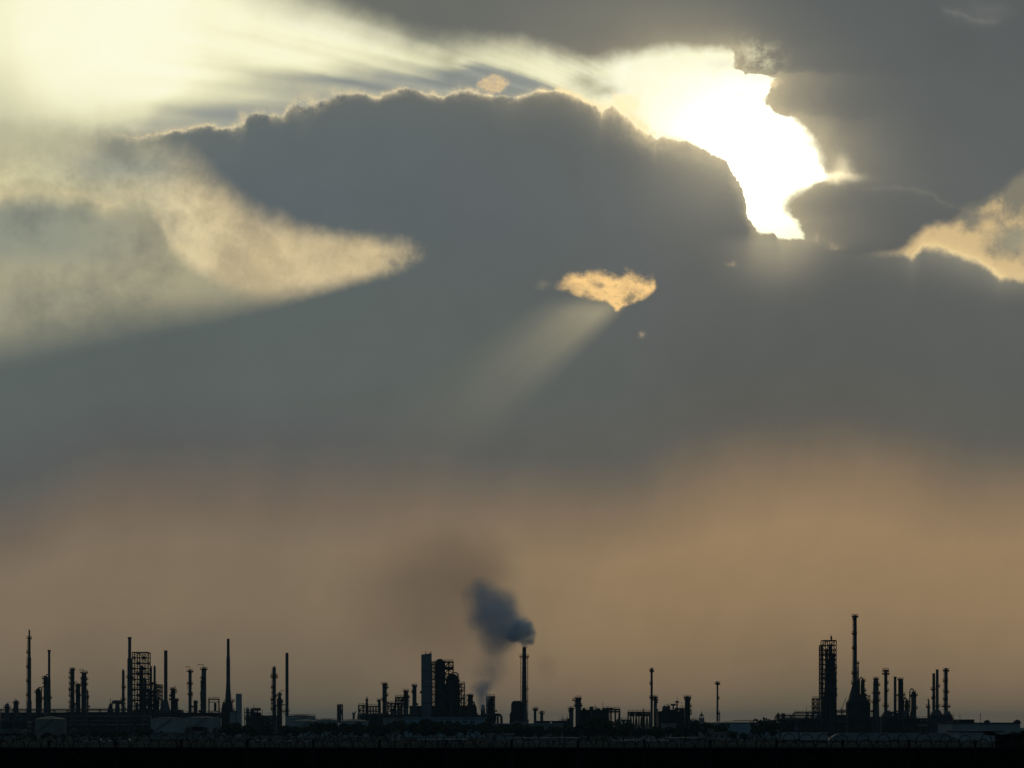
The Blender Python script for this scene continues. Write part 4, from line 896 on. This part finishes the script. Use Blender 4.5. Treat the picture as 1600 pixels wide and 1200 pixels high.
# dark canopy house at the right edge
u_ = U(420); t_ = empty('guard_house', (PX(1585, 420), 420, 0), 'black guard house with a long upswept canopy at the right edge', 'guard house')
z_ = lambda py: PZ(py, 420)
MB().box(-19.5 * u_, 20 * u_, 0, 6, 0, z_(1149.6)).build('wall', 'fence_screen', t_)
MB().add([(x * u_, y, z_(py)) for y in (-1.5, 6.5) for x, py in ((-39, 1142.6), (-30, 1146.4), (-24, 1147.8), (22, 1147.6), (22, 1149.5), (-24, 1149.5), (-31, 1148.2), (-38, 1145))],
         [tuple(range(8)), tuple(reversed(range(8, 16)))] + [(i, i + 8, (i + 1) % 8 + 8, (i + 1) % 8) for i in range(8)]).build('canopy', 'fence_screen', t_)
MB().box(-8 * u_, -3 * u_, -.04, -.004, 1.0, z_(1153)).build('window', 'window_glass', t_)
# low buildings and vehicles between the works and the fence
building(1036, 1056, 1132, 1180, 'small pale house with a flat roof among the trees, left of the lantern tower', depth=10, m='plaster', roof_m='plaster', name='house', cat='house', windows=[(1040, 1043, 1137, 1141), (1048, 1051, 1137, 1141)])
building(992, 1030, 1138.6, 1150, 'low pale house half hidden by trees under the knot of vessels', depth=10, m='plaster', roof_m='concrete', name='house', cat='house', windows=[(1000, 1004, 1142, 1146)])
building(1103, 1114, 1141, 1100, 'narrow pale two-storey house right of the lantern tower', depth=9, m='plaster', roof_m='concrete', name='house', cat='house', windows=[(1105, 1107.5, 1145, 1148), (1109.5, 1112, 1145, 1148)])
building(1113, 1142, 1146, 1090, 'low house with two dark windows, joined to the narrow two-storey house', depth=9, m='plaster', roof_m='concrete', name='house', cat='house', windows=[(1117, 1121, 1149, 1152.5), (1126, 1131, 1149, 1152.5)])
building(1161, 1183, 1149, 1040, 'low pale house with a dark door, before the grey-blue warehouse', depth=9, m='plaster', roof_m='concrete', name='house', cat='house', windows=[(1164, 1168, 1150.6, 1154), (1174, 1177, 1150.6, 1154)], door=(1169.5, 1172, 1151))
building(655, 727, 1156.6, 880, 'long low whitish shed roof just above the razor wire, left of centre', depth=8, m='concrete', roof_m='pale_cladding', name='shed', cat='shed')
building(800, 905, 1154.6, 900, 'long low pale shed just above the razor wire, below the smoking chimney', depth=9, m='plaster', roof_m='concrete', name='shed', cat='shed', windows=[(852, 856, 1157.6, 1160.4), (862, 866, 1157.6, 1160.4), (880, 884, 1157.6, 1160.4)])
building(958, 1042, 1158.4, 880, 'long low shed just above the razor wire, below the lone flare stack', depth=8, m='concrete', roof_m='pale_cladding', name='shed', cat='shed')
building(1045, 1090, 1154.5, 890, 'small low shed just above the razor wire, below the lantern tower', depth=8, m='concrete', roof_m='concrete', name='shed', cat='shed')
building(762, 802, 1148.4, 960, 'small pale shed with a slatted front at the end of the dark tree belt', depth=8, m='plaster', roof_m='concrete', name='shed', cat='shed', door=(770, 776, 1150.6))
building(612, 623, 1144, 1060, 'tiny pale hut inside the dark tree belt left of centre', depth=6, m='plaster', roof_m='dark_roof', name='hut', cat='hut', door=(616, 618.4, 1147))
building(0, 34, 1141.5, 1150, 'low shed in the bottom left corner', depth=9, m='concrete', roof_m='concrete', name='shed', cat='shed', windows=[(8, 12, 1144.6, 1147.4), (20, 25, 1144.6, 1147.4)])
building(236, 345, 1145.5, 1200, 'long boundary shed in front of the wide grey tanks', depth=6, m='concrete', roof_m='concrete', name='shed', cat='shed')
for a_, b_, y_, Y_, lb_ in ((0, 104, 1114, 1765, 'long dark filler block added behind the pipe rack at the left edge'), (104, 212, 1113.5, 1768, 'long dark filler block added behind the crowned column and the arched duct'),
        (208, 282, 1110, 1750, 'dark filler block added behind the foot of the open lattice tower'), (282, 348, 1115, 1752, 'dark filler block added behind the two hooked columns'), (384, 432, 1119, 1748, 'dark low filler block added behind the bushy pipe cluster'),
        (562, 640, 1117, 1700, 'dark low filler block added behind the pipe bridge left of the slab tower'), (640, 735, 1104, 1720, 'dark filler block added behind the feet of the slab tower and reactors'),
        (1222, 1290, 1123, 1600, 'dark filler block added behind the long railed pipe rack'), (1300, 1330, 1118, 1605, 'dark filler block added in the gap before the tallest stack'), (1352, 1432, 1121, 1610, 'dark filler block added behind the blunt columns on the right')):
    building(a_, b_, y_, Y_, lb_, depth=14, m='dark_steel', roof_m='dark_steel', name='filler_block', cat='building')  # added dark blocks that keep bright sky from showing through the low pipework
def gate_canopy(px0, px1, y0, y1, Y, label):
    u = U(Y); L = (px1 - px0) * u / 2; t = empty('canopy', (PX((px0 + px1) / 2, Y), Y, 0), label, 'canopy')
    MB().box(-L, L, -3, 3, PZ(y1, Y), PZ(y0, Y)).build('roof', 'fence_screen', t)
    for x in (-L * .85, L * .85):
        for y in (-2.5, 2.5): MB().box(x - .2, x + .2, y - .2, y + .2, 0, PZ(y1, Y) - .004).build('post', 'dark_steel', t)
gate_canopy(300, 319, 1135.4, 1142.6, 1150, 'black flat canopy on posts between the palms')
gate_canopy(0, 31, 1146.2, 1149, 900, 'black flat canopy low at the left edge')
# trailers and cars
def wheel(t, x, y, r, w=.3):
    a = MB(); n = 16; vs = []; fs = []
    for yy in (y - w / 2, y + w / 2):
        for rr in (r, r * .6): vs += [(x + rr * math.cos(2 * math.pi * k / n), yy, r + rr * math.sin(2 * math.pi * k / n)) for k in range(n)]
    for k in range(n):
        j = (k + 1) % n
        fs += [(k, j, 2 * n + j, 2 * n + k), (n + k, n + j, j, k), (2 * n + k, 2 * n + j, 3 * n + j, 3 * n + k), (3 * n + k, 3 * n + j, n + j, n + k)]
    a.add(vs, fs); w_ = a.build('wheel', 'rubber', t)
    MB().tube([(x, y - w * .4, r), (x, y + w * .4, r)], r * .58, 14).build('rim', 'grey_shell', w_)
def trailer(px0, px1, Y, label, front=False):
    u = U(Y); L = (px1 - px0) * u; t = empty('box_trailer', (PX((px0 + px1) / 2, Y), Y, 0), label, 'trailer')
    MB().box(-L / 2, L / 2, -1.25, 1.25, 1.2, 4.0).build('box', 'pale_cladding', t)
    MB().box(L / 2 + .004, L / 2 + .08, -1.2, 1.2, 1.25, 3.95).build('rear_door', 'fence_screen', t)
    MB().box(-L / 2, L / 2, -.5, .5, .85, 1.19).build('chassis', 'dark_steel', t)
    for x in (-L * .42, L * .25, L * .38):
        for y in (-1.1, 1.1): wheel(t, x, y, .5)
trailer(1222, 1246, 900, 'shorter white box trailer parked left of the one with a dark end')
trailer(1250, 1293, 880, 'long white box trailer with a dark rear end below the tall latticed column')
def car():
    t = empty('parked_car', (0, 0, 0), 'x', 'car', 'cars parked beside the road')
    pr = [(-2.2, .35), (-2.25, .75), (-2.1, .95), (-1.2, 1.05), (2.1, 1.02), (2.25, .7), (2.2, .35)]
    def ext(p, w): n = len(p); return [(x, y, z) for y in (-w, w) for x, z in p], [tuple(range(n)), tuple(reversed(range(n, 2 * n)))] + [(i, i + n, (i + 1) % n + n, (i + 1) % n) for i in range(n)]
    b = MB(); b.add(*ext(pr, .88)); b.build('body', 'pale_cladding', t)
    b = MB(); b.add(*ext([(-1.3, 1.055), (-.6, 1.5), (1.1, 1.52), (1.9, 1.03)], .76)); b.build('cabin', 'window_glass', t)
    MB().box(-.62, 1.1, -.74, .74, 1.53, 1.56).build('roof', 'pale_cladding', t)
    for x in (-1.4, 1.4):
        for y in (-.8, .8): wheel(t, x, y, .33, .22)
    for y in (-.6, .6): MB().box(-2.28, -2.262, y - .18, y + .18, .6, .76).build('headlight', 'window_glass', t)
    return t
def copy_tree(o, parent=None):
    c = o.copy(); COL.objects.link(c); c.parent = parent
    for ch in list(o.children): copy_tree(ch, c)
    return c
c0 = car()
spots = [(141, 905, 'leftmost pale car below the crowned column'), (152, 912, 'second pale car from the left, below the arched duct'), (163, 905, 'third pale car from the left, below the arched duct'),
         (178, 915, 'pale car below the slender column left of the stepped stack'), (197, 908, 'pale car below the stepped stack'), (394, 920, 'pale car below the bushy pipe cluster'), (418, 915, 'pale car below the banded column'),
         (446, 922, 'pale car below the lone plain stack'), (478, 918, 'pale car below the cluttered tank'), (1062, 918, 'pale car below the knot of vessels')]
for i, (px_, y_, lb_) in enumerate(spots):
    o = c0 if i == 0 else copy_tree(c0)
    o.location = (PX(px_, y_), y_, 0); o.rotation_euler.z = rnd.uniform(-.3, .3); o['label'] = lb_
# street lamps
def lamp(px, Y, ytop, label):
    t = empty('street_lamp', (PX(px, Y), Y, 0), label, 'street lamp', 'slender lamp posts in front of the works'); z = PZ(ytop, Y)
    MB().rev(0, 0, [(0, .16), (z - .3, .08)], 8).build('pole', 'dark_steel', t)
    MB().tube([(0, 0, z - .3), (.3, 0, z), (1.6, 0, z + .15)], .06, 6).build('arm', 'dark_steel', t)
    MB().box(1.3, 2.2, -.14, .14, z + .1, z + .25).build('lamp_head', 'dark_steel', t)
lamp(679.6, 1400, 1085, 'tall lamp post in front of the round-headed block')
lamp(769.6, 1400, 1090, 'tall lamp post in front of the ragged frame tower')
lamp(1271, 1380, 1128, 'lamp post below the slim red-tinted stair frame')
lamp(1291, 1370, 1105, 'lamp post before the tall latticed column')
lamp(1260, 1300, 1104, 'lamp post before the upper railed pipe bridge')
lamp(343, 1180, 1130, 'lamp post right of the palm row')

# ---------------------------------------------------------------- trees
def crown_mesh(name, seed, w, h, m, n=420, leaf=.55, lobes=7, flat=.75):
    """a crown as loose leaf clumps round several lobes, open between them"""
    rn = random.Random(seed); b = MB(); L = []
    for i in range(lobes):
        a = rn.uniform(0, 6.28); r = rn.uniform(.1, .62) * w
        L.append((r * math.cos(a), r * math.sin(a), rn.uniform(.25, .8) * h, rn.uniform(.26, .46) * w))
    for i in range(n):
        cx, cy, cz, r = rn.choice(L)
        d = Vector((rn.gauss(0, 1), rn.gauss(0, 1), rn.gauss(0, 1))).normalized() * r * rn.uniform(.35, 1.05) ** .6
        p = Vector((cx + d.x, cy + d.y, cz + d.z * flat))
        if p.z < .02 * h: p.z = .02 * h + rn.random() * .1 * h
        q = Matrix.Rotation(rn.uniform(0, 6.28), 3, 'Z') @ Matrix.Rotation(rn.uniform(-1.2, 1.2), 3, 'X')
        s = leaf * rn.uniform(.6, 1.5)
        vs = [p + q @ Vector(v) for v in ((-s, 0, -s * .5), (s * .2, s * .15, -s * .8), (s, 0, s * .3), (-s * .1, -s * .1, s * .8))]
        b.add(vs, [(0, 1, 2, 3)])
    return b
def tree_proto(seed, h_tr, w, h, m='foliage', nm='broadleaf_tree', shrub=False, n=420, leaf=.5):
    rn = random.Random(seed + 99); t = empty(nm, (0, 0, 0), 'x', 'shrub' if shrub else 'tree')
    b = MB(); b.tube([(0, 0, -.2), (.06, .03, h_tr * .5), (rn.uniform(-.2, .2), rn.uniform(-.2, .2), h_tr + h * .3)], [.26, .2, .12], 8)
    for k in range(4):
        a = rn.uniform(0, 6.28); b.tube([(0, 0, h_tr * .8), (math.cos(a) * w * .25, math.sin(a) * w * .25, h_tr + h * .2), (math.cos(a) * w * .5, math.sin(a) * w * .5, h_tr + h * .5)], [.14, .09, .04], 6)
    b.build('trunk', 'bark', t)
    c = crown_mesh('crown', seed, w, h, m, n=n, leaf=leaf).build('crown', m, t); c.location.z = h_tr
    return t
def palm_proto(seed, h, fr, nm='palm_tree'):
    rn = random.Random(seed); t = empty(nm, (0, 0, 0), 'x', 'palm')
    b = MB(); n = 9
    b.tube([(.12 * math.sin(i * .6), 0, h * i / n - (.2 if i == 0 else 0)) for i in range(n + 1)], [.3 - .1 * i / n for i in range(n + 1)], 8); b.build('trunk', 'bark', t)
    c = MB()
    for k in range(34):
        a = rn.uniform(0, 6.28); e = rn.uniform(-.5, 1.2); L = fr * rn.uniform(.8, 1.15); pts = []
        for i in range(7):
            s = i / 6; pts.append(Vector((math.cos(a) * L * s * math.cos(e), math.sin(a) * L * s * math.cos(e), L * s * math.sin(e) - L * .75 * s * s)))
        side = Vector((-math.sin(a), math.cos(a), 0))
        for i in range(6):
            for sg in (-1, 1):
                w0, w1 = .5 * (1 - i / 6.5), .5 * (1 - (i + 1) / 6.5)
                c.add([pts[i], pts[i + 1], pts[i + 1] + side * sg * w1 * .9 - Vector((0, 0, w1 * .5)), pts[i] * .6 + pts[i + 1] * .4 + side * sg * w0 - Vector((0, 0, w0 * .5))], [(0, 1, 2, 3)])
    o = c.build('crown', 'palm_leaf', t); o.location.z = h
    return t
used = {}
def plant(key, make, px, Y, scale, label, group, cat=None, sz=None, top=None):
    if key not in used: used[key] = make(); o = used[key]
    else: o = copy_tree(used[key])
    o.location = (PX(px, Y), Y, 0); o.rotation_euler.z = rnd.uniform(0, 6.28)
    o.scale = (scale, scale, (sz or scale))
    tag(o, label, cat, group); return o
KIND = {i: (lambda s=i: tree_proto(s, *[(2.0, 3.6, 4.6), (1.6, 4.4, 4.4), (2.4, 3.2, 5.4), (1.2, 4.0, 3.8), (2.0, 5.2, 5.0)][s])) for i in range(5)}
def grove(px0, px1, n, Y0, Y1, h0, h1, label, group, kinds=(0, 1, 2, 3, 4), nm=None):
    for i in range(n):
        px = px0 + (px1 - px0) * (i + .5) / n + rnd.uniform(-.45, .45) * (px1 - px0) / n
        k = rnd.choice(kinds); H = rnd.uniform(h0, h1); base = [6.6, 6.0, 7.8, 5.0, 7.0][k]
        plant(k, KIND[k], px, rnd.uniform(Y0, Y1), H / base, label, group)
grove(345, 424, 9, 1120, 1200, 6.0, 8.0, 'dark bushy tree in the belt under the bottle-shaped stack and banded column', 'trees under the bottle-shaped stack')
grove(440, 478, 5, 1100, 1180, 5.4, 7.0, 'dark bushy tree in the clump under the lone plain stack', 'trees under the lone plain stack')
grove(478, 606, 15, 1120, 1220, 6.2, 8.4, 'dark bushy tree in the belt below the low tanks left of centre', 'trees below the low tanks')
grove(606, 764, 21, 1120, 1230, 6.8, 9.2, 'dark bushy tree in the belt before the long blue building', 'trees before the long blue building')
grove(764, 842, 10, 1120, 1200, 6.0, 7.6, 'dark bushy tree in the belt below the smoking chimney', 'trees below the smoking chimney')
grove(842, 902, 7, 1120, 1200, 5.0, 6.6, 'dark bushy tree in the lower belt right of the smoking chimney', 'trees right of the smoking chimney')
grove(908, 948, 7, 1030, 1090, 9.0, 11.0, 'big dark tree in the tall clump below the red-topped tower', 'trees below the red-topped tower', kinds=(1, 2, 4))
grove(948, 990, 6, 1060, 1120, 5.4, 7.6, 'dark tree right of the tall clump, before the open-legged deck', 'trees before the open-legged deck')
grove(996, 1066, 9, 1060, 1120, 4.8, 6.6, 'dark bushy tree in front of the low pale houses', 'trees in front of the pale houses')
plant(2, KIND[2], 1089, 1110, 1.25, 'taller dark tree just left of the domed lantern tower', None)
plant(0, KIND[0], 1073, 1105, 1.0, 'rounded dark tree left of the tall one beside the lantern tower', None)
plant(2, KIND[2], 1100, 1100, .8, 'narrow dark tree at the right foot of the lantern tower', None)
grove(1106, 1130, 3, 1180, 1240, 7, 8.4, 'dark tree behind the houses right of the lantern tower', 'trees behind the houses')
grove(1136, 1164, 3, 1000, 1040, 3.4, 4.4, 'low dark shrub-like tree by the low house with a dark door', 'low trees by the low house')
plant(4, KIND[4], 1193, 1060, 1.38, 'broad dark tree at the right end of the grey-blue warehouse', None)
plant(1, KIND[1], 1206, 1070, 1.35, 'second broad dark tree, nearer the pipe rack, right of the grey-blue warehouse', None)
plant(3, KIND[3], 1184, 1050, 1.3, 'lower round bush-like tree left of the two broad trees by the warehouse', None)
grove(214, 236, 2, 1100, 1150, 5, 6, 'dark bush-like tree at the left end of the wide grey tank', 'trees at the end of the grey tank')
grove(128, 206, 9, 1060, 1130, 3.2, 4.8, 'low dark tree along the foot of the front pipe rack', 'low trees by the front pipe rack', kinds=(0, 1, 3))
grove(40, 106, 6, 1060, 1120, 2.4, 3.6, 'low dark shrub-like tree before the domed tank', 'low trees before the domed tank', kinds=(1, 3))
plant(1, KIND[1], 1596, 420, .86, 'black tree peeping over the guard house at the right edge', None)
plant('pale', lambda: tree_proto(21, 1.0, 3.6, 4.2, m='pale_foliage', nm='pale_tree', n=700, leaf=.4), 117, 1050, 1.02, 'pale dusty tree standing out right of the domed tank', None)
plant('pale2', lambda: tree_proto(22, .2, 2.4, 2.2, m='pale_foliage', nm='pale_shrub', shrub=True, n=300, leaf=.35), 36, 1020, 1.4, 'pale dusty shrub at the bottom left before the domed tank', None)
for px_, Y_, s_, lb_ in ((252.4, 1120, .72, 'lone thin palm with a small crown before the very wide grey tank'), (293.4, 1080, 1.0, 'leftmost palm of the three beside the black canopy'), (322, 1075, 1.0, 'middle palm of the three, at the right end of the black canopy'), (336.4, 1085, .98, 'rightmost palm of the three, nearest the dark tree belt')):
    plant('palm%d' % (s_ > .8), (lambda h_=(5.8 if s_ < .8 else 5.2), f_=(1.5 if s_ < .8 else 3.0): palm_proto(5, h_, f_)), px_, Y_, s_, lb_, 'palms before the grey tanks')

# ---------------------------------------------------------------- perimeter fence with razor wire
FY = 108.0; uF = U(FY); X0, X1 = PX(-130, FY), PX(1730, FY); ZT = PZ(1169, FY); ZB = 3.05
fe = empty('perimeter_fence', (0, FY, 0), 'black screened perimeter fence across the whole foreground, under the razor wire', 'fence')
n_ = 18
for i in range(n_):
    xa, xb = X0 + (X1 - X0) * i / n_, X0 + (X1 - X0) * (i + 1) / n_
    b = MB(); b.box(xa + .06, xb - .06, -.03, .03, ZB, ZT - .03)
    for k in range(1, 9): x = xa + (xb - xa) * k / 9; b.box(x - .02, x + .02, -.05, -.031, ZB, ZT - .05)
    b.build('screen_panel', 'fence_screen', fe)
    MB().rev(xa, 0, [(ZB - .3, .055), (ZT + .02, .055)], 10).build('post', 'wire', fe)
    k = MB(); k.bar((xa, 0, ZT), (xa, -.28, ZT + .38), .035); k.bar((xa, 0, ZT), (xa, .28, ZT + .38), .035); k.build('bracket', 'wire', fe)
MB().tube([(X0, 0, ZT), (X1, 0, ZT)], .035, 8).build('top_rail', 'wire', fe)
def coil(yoff, zc, R, step, seed, label, th=.017):
    rn = random.Random(seed); b = MB(); x = X0; k = 0; t = empty('razor_wire_coil', (0, FY + yoff, 0), label, 'razor wire')
    cs = []
    while x < X1:
        ang = (1 if k % 2 else -1) * rn.uniform(.05, .55)             # clipped loops swing open left and right like a concertina
        r = R * rn.uniform(.9, 1.08); dz = rn.uniform(-.05, .04); pts = []; n = 30
        for i in range(n + 1):
            a = 2 * math.pi * i / n; w = r * math.cos(a)
            pts.append((x + w * math.cos(ang) + step * (i / n - .5), w * math.sin(ang) * .75, zc + dz + r * math.sin(a)))
        b.tube(pts, th, 5)
        for i in range(0, n, 2):                                       # barbs
            p = Vector(pts[i]); a = 2 * math.pi * i / n
            for s in (-1, 1):
                o = Vector((math.cos(a) * math.cos(ang), math.cos(a) * math.sin(ang), math.sin(a))) * s * .045
                b.add([p + Vector((-.025, 0, 0)), p + Vector((.025, 0, 0)), p + o], [(0, 1, 2)])
        cs.append(x); x += step * rn.uniform(.82, 1.18); k += 1
    b.build('wire_loops', 'wire', t)
    MB().tube([(X0, 0, zc - R * .2), ((X0 + X1) / 2, 0, zc - R * .23), (X1, 0, zc - R * .2)], .008, 4).build('line_wire', 'wire', t)
coil(-.12, PZ(1172.5, FY), .47, .66, 3, 'long lower coil of razor wire along the top of the perimeter fence')
coil(.25, PZ(1165, FY), .52, .84, 8, 'sparser upper coil of razor wire standing higher behind the lower one')

# ---------------------------------------------------------------- smoke
def hull(name, pts, m, label=None, cat=None, kind=None, parent=None, n=20):
    """closed skin round a plume; its volume is filled by the material"""
    b = MB(); b.tube([p for p, r in pts], [r for p, r in pts], n)
    o = b.build(name, m, parent); tag(o, label, cat, None, kind); return o
def smoke_mat(name, blobs, dens, col, warp, size, detail, rough=.6, step=.25, aniso=.0, th=.35, eat=1.2):
    """blobs: (x, y, z, rx, ry, rz, weight) in metres, merged into one body; noise eats into its edge"""
    m = bpy.data.materials.new(name); m.use_nodes = True; nt = m.node_tree
    for n in list(nt.nodes): nt.nodes.remove(n)
    T_[0] = nt
    g = nt.nodes.new('ShaderNodeNewGeometry')
    n1 = nt.nodes.new('ShaderNodeTexNoise'); n1.inputs['Scale'].default_value = 1 / size; n1.inputs['Detail'].default_value = detail; n1.inputs['Roughness'].default_value = rough
    nt.links.new(g.outputs['Position'], n1.inputs['Vector'])
    s = nt.nodes.new('ShaderNodeSeparateXYZ'); nt.links.new(g.outputs['Position'], s.inputs[0])
    c = nt.nodes.new('ShaderNodeSeparateColor'); nt.links.new(n1.outputs['Color'], c.inputs[0])
    w = [(E(c.outputs[i]) - .5) * warp for i in range(3)]
    px, py, pz = (E(s.outputs[i]) + w[i] for i in range(3))
    tot = None
    for (x, y, z, a, b_, c_, wt) in blobs:
        u, v, q = (px - x) / a, (py - y) / b_, (pz - z) / c_
        d = ex((u * u + v * v + q * q) * -1.6) * wt
        tot = d if tot is None else tot + d
    n = nt.nodes.new('ShaderNodeVolumePrincipled')
    n.inputs['Color'].default_value = (*col, 1); n.inputs['Anisotropy'].default_value = aniso
    body = mx(tot - th + (E(c.outputs[1]) - .5) * eat * mn(tot * 1.5, 1.0), 0.)
    put(n.inputs['Density'], mn(body, 1.2) * dens)
    o = nt.nodes.new('ShaderNodeOutputMaterial'); nt.links.new(n.outputs[0], o.inputs['Volume'])
    m.cycles.volume_step_rate = step; m.cycles.homogeneous_volume = False
    T_[0] = WT; MATS[name] = m; return m
SY = 1660.0; uS = U(SY)
def B(px, py, rx, ry, wt=1.0, d=0, rz=None): return (PX(px, SY), SY + d * uS, PZ(py, SY), rx * uS, (rz or rx) * uS, ry * uS, wt)
smoke_mat('smoke_head', [B(819.5, 1008, 7, 8), B(827, 989, 13, 15), B(821, 975, 15, 14), B(830, 1003, 9, 7), B(814, 993, 14, 15), B(808, 979, 14, 14), B(801, 993, 14, 14)],
          0.7, (.992, .996, 1.0), 5.0, 6.0, 4, step=.12, th=.38, eat=2.0)
smoke_mat('smoke_trail', [B(800, 985, 28, 26, .9), B(782, 968, 34, 32, .9), B(766, 948, 33, 32, .9), B(790, 946, 26, 24, .65), B(748, 924, 28, 26, .7), B(748, 964, 25, 34, .6), B(772, 1000, 31, 32, .65)],
          .115, (.80, .89, .98), 15.0, 15.0, 5, step=.25, th=.12, eat=1.9)
VD = 62
smoke_mat('smoke_veil', [B(782, 985, 30, 26, .8, VD), B(776, 1008, 30, 30, .8, VD), B(773, 1034, 28, 30, .65, VD), B(768, 1058, 28, 28, .5, VD), B(752, 1050, 24, 28, .4, VD)],
          .040, (.60, .70, .85), 18.0, 22.0, 4, step=.3, th=.10, eat=.8)
smoke_mat('smoke_drift', [B(735, 905, 70, 70, .55, 140), B(690, 880, 90, 70, .42, 140), B(620, 915, 120, 90, .36, 140), B(760, 868, 56, 50, .5, 140), B(690, 985, 110, 80, .42, 140), B(848, 1046, 14, 24, 2.0)],
          .0125, (.52, .43, .52), 40.0, 60.0, 4, step=.6, th=.02, eat=.7)
smoke_mat('steam', [B(753, 1104, 7, 14, 1.0), B(754, 1088, 14, 16, 1.0), B(746, 1074, 15, 12, .6), B(762, 1070, 14, 14, .5), B(766, 1046, 18, 22, .3)],
          .22, (.74, .88, 1.0), 8.0, 9.0, 5, step=.2, th=.16, eat=1.2)
def P3(px, py, d=0): return (PX(px, SY), SY + d, PZ(py, SY))
hull('smoke_plume', [(P3(819.2, 1012.5), 1.6), (P3(820, 1009), 6), (P3(821, 1001), 11), (P3(818, 989), 14.5), (P3(815, 975), 14.5), (P3(813, 962), 10), (P3(811, 953), 3)], 'smoke_head', 'dense white puff of smoke billowing straight out of the smoking chimney', 'smoke')
hull('smoke_plume', [(P3(818, 1005), 5), (P3(807, 996), 18), (P3(788, 978), 30), (P3(768, 955), 32), (P3(746, 928), 26), (P3(728, 898), 10)], 'smoke_trail', 'dark grey smoke trail drifting up and left from the white puff', 'smoke')
hull('smoke_plume', [(P3(784, 972, VD * uS), 9), (P3(780, 990, VD * uS), 20), (P3(774, 1015, VD * uS), 23), (P3(768, 1045, VD * uS), 22), (P3(764, 1078, VD * uS), 9)], 'smoke_veil', 'faint smoke veil sinking from the dark trail towards the low steam', 'smoke')
hull('steam_plume', [(P3(752, 1114), 3), (P3(753, 1104), 6), (P3(754, 1090), 11), (P3(754, 1076), 14), (P3(758, 1062), 13), (P3(764, 1046), 11), (P3(767, 1030), 5)], 'steam', 'pale steam plume rising low between two dark vessels right of the stepped reactor', 'steam')
tag(hull('smoke_haze', [(P3(812, 836, 140 * uS), 14), (P3(775, 860, 140 * uS), 44), (P3(722, 895, 140 * uS), 64), (P3(665, 920, 140 * uS), 72), (P3(600, 940, 140 * uS), 66), (P3(535, 955, 140 * uS), 44), (P3(490, 962, 140 * uS), 10)], 'smoke_drift'), 'thin brownish veil of old smoke spread left above the slab tower', 'smoke')
hull('smoke_plume', [(P3(846, 1018), 3), (P3(848, 1030), 9), (P3(850, 1045), 11), (P3(850, 1062), 8), (P3(848, 1072), 3)], 'smoke_drift', 'faint dark wisp of smoke hanging right of the smoking chimney', 'smoke')

# ---------------------------------------------------------------- the hazy air
if HAZE > 0:
    m = bpy.data.materials.new('haze'); m.use_nodes = True; nt = m.node_tree
    for n in list(nt.nodes): nt.nodes.remove(n)
    v = nt.nodes.new('ShaderNodeVolumePrincipled'); v.inputs['Color'].default_value = (.50, .80, 1.0, 1); v.inputs['Density'].default_value = HAZE; v.inputs['Anisotropy'].default_value = .0
    o = nt.nodes.new('ShaderNodeOutputMaterial'); nt.links.new(v.outputs[0], o.inputs['Volume'])
    m.cycles.homogeneous_volume = True
    tag(MB().box(-9500, 9500, -120, 22500, -1.5, 130).build('haze', m), kind='stuff')
for o in [o for o in COL.objects if o.type == 'MESH' and o.parent is None and 'label' not in o and 'kind' not in o]: print('UNTAGGED', o.name)
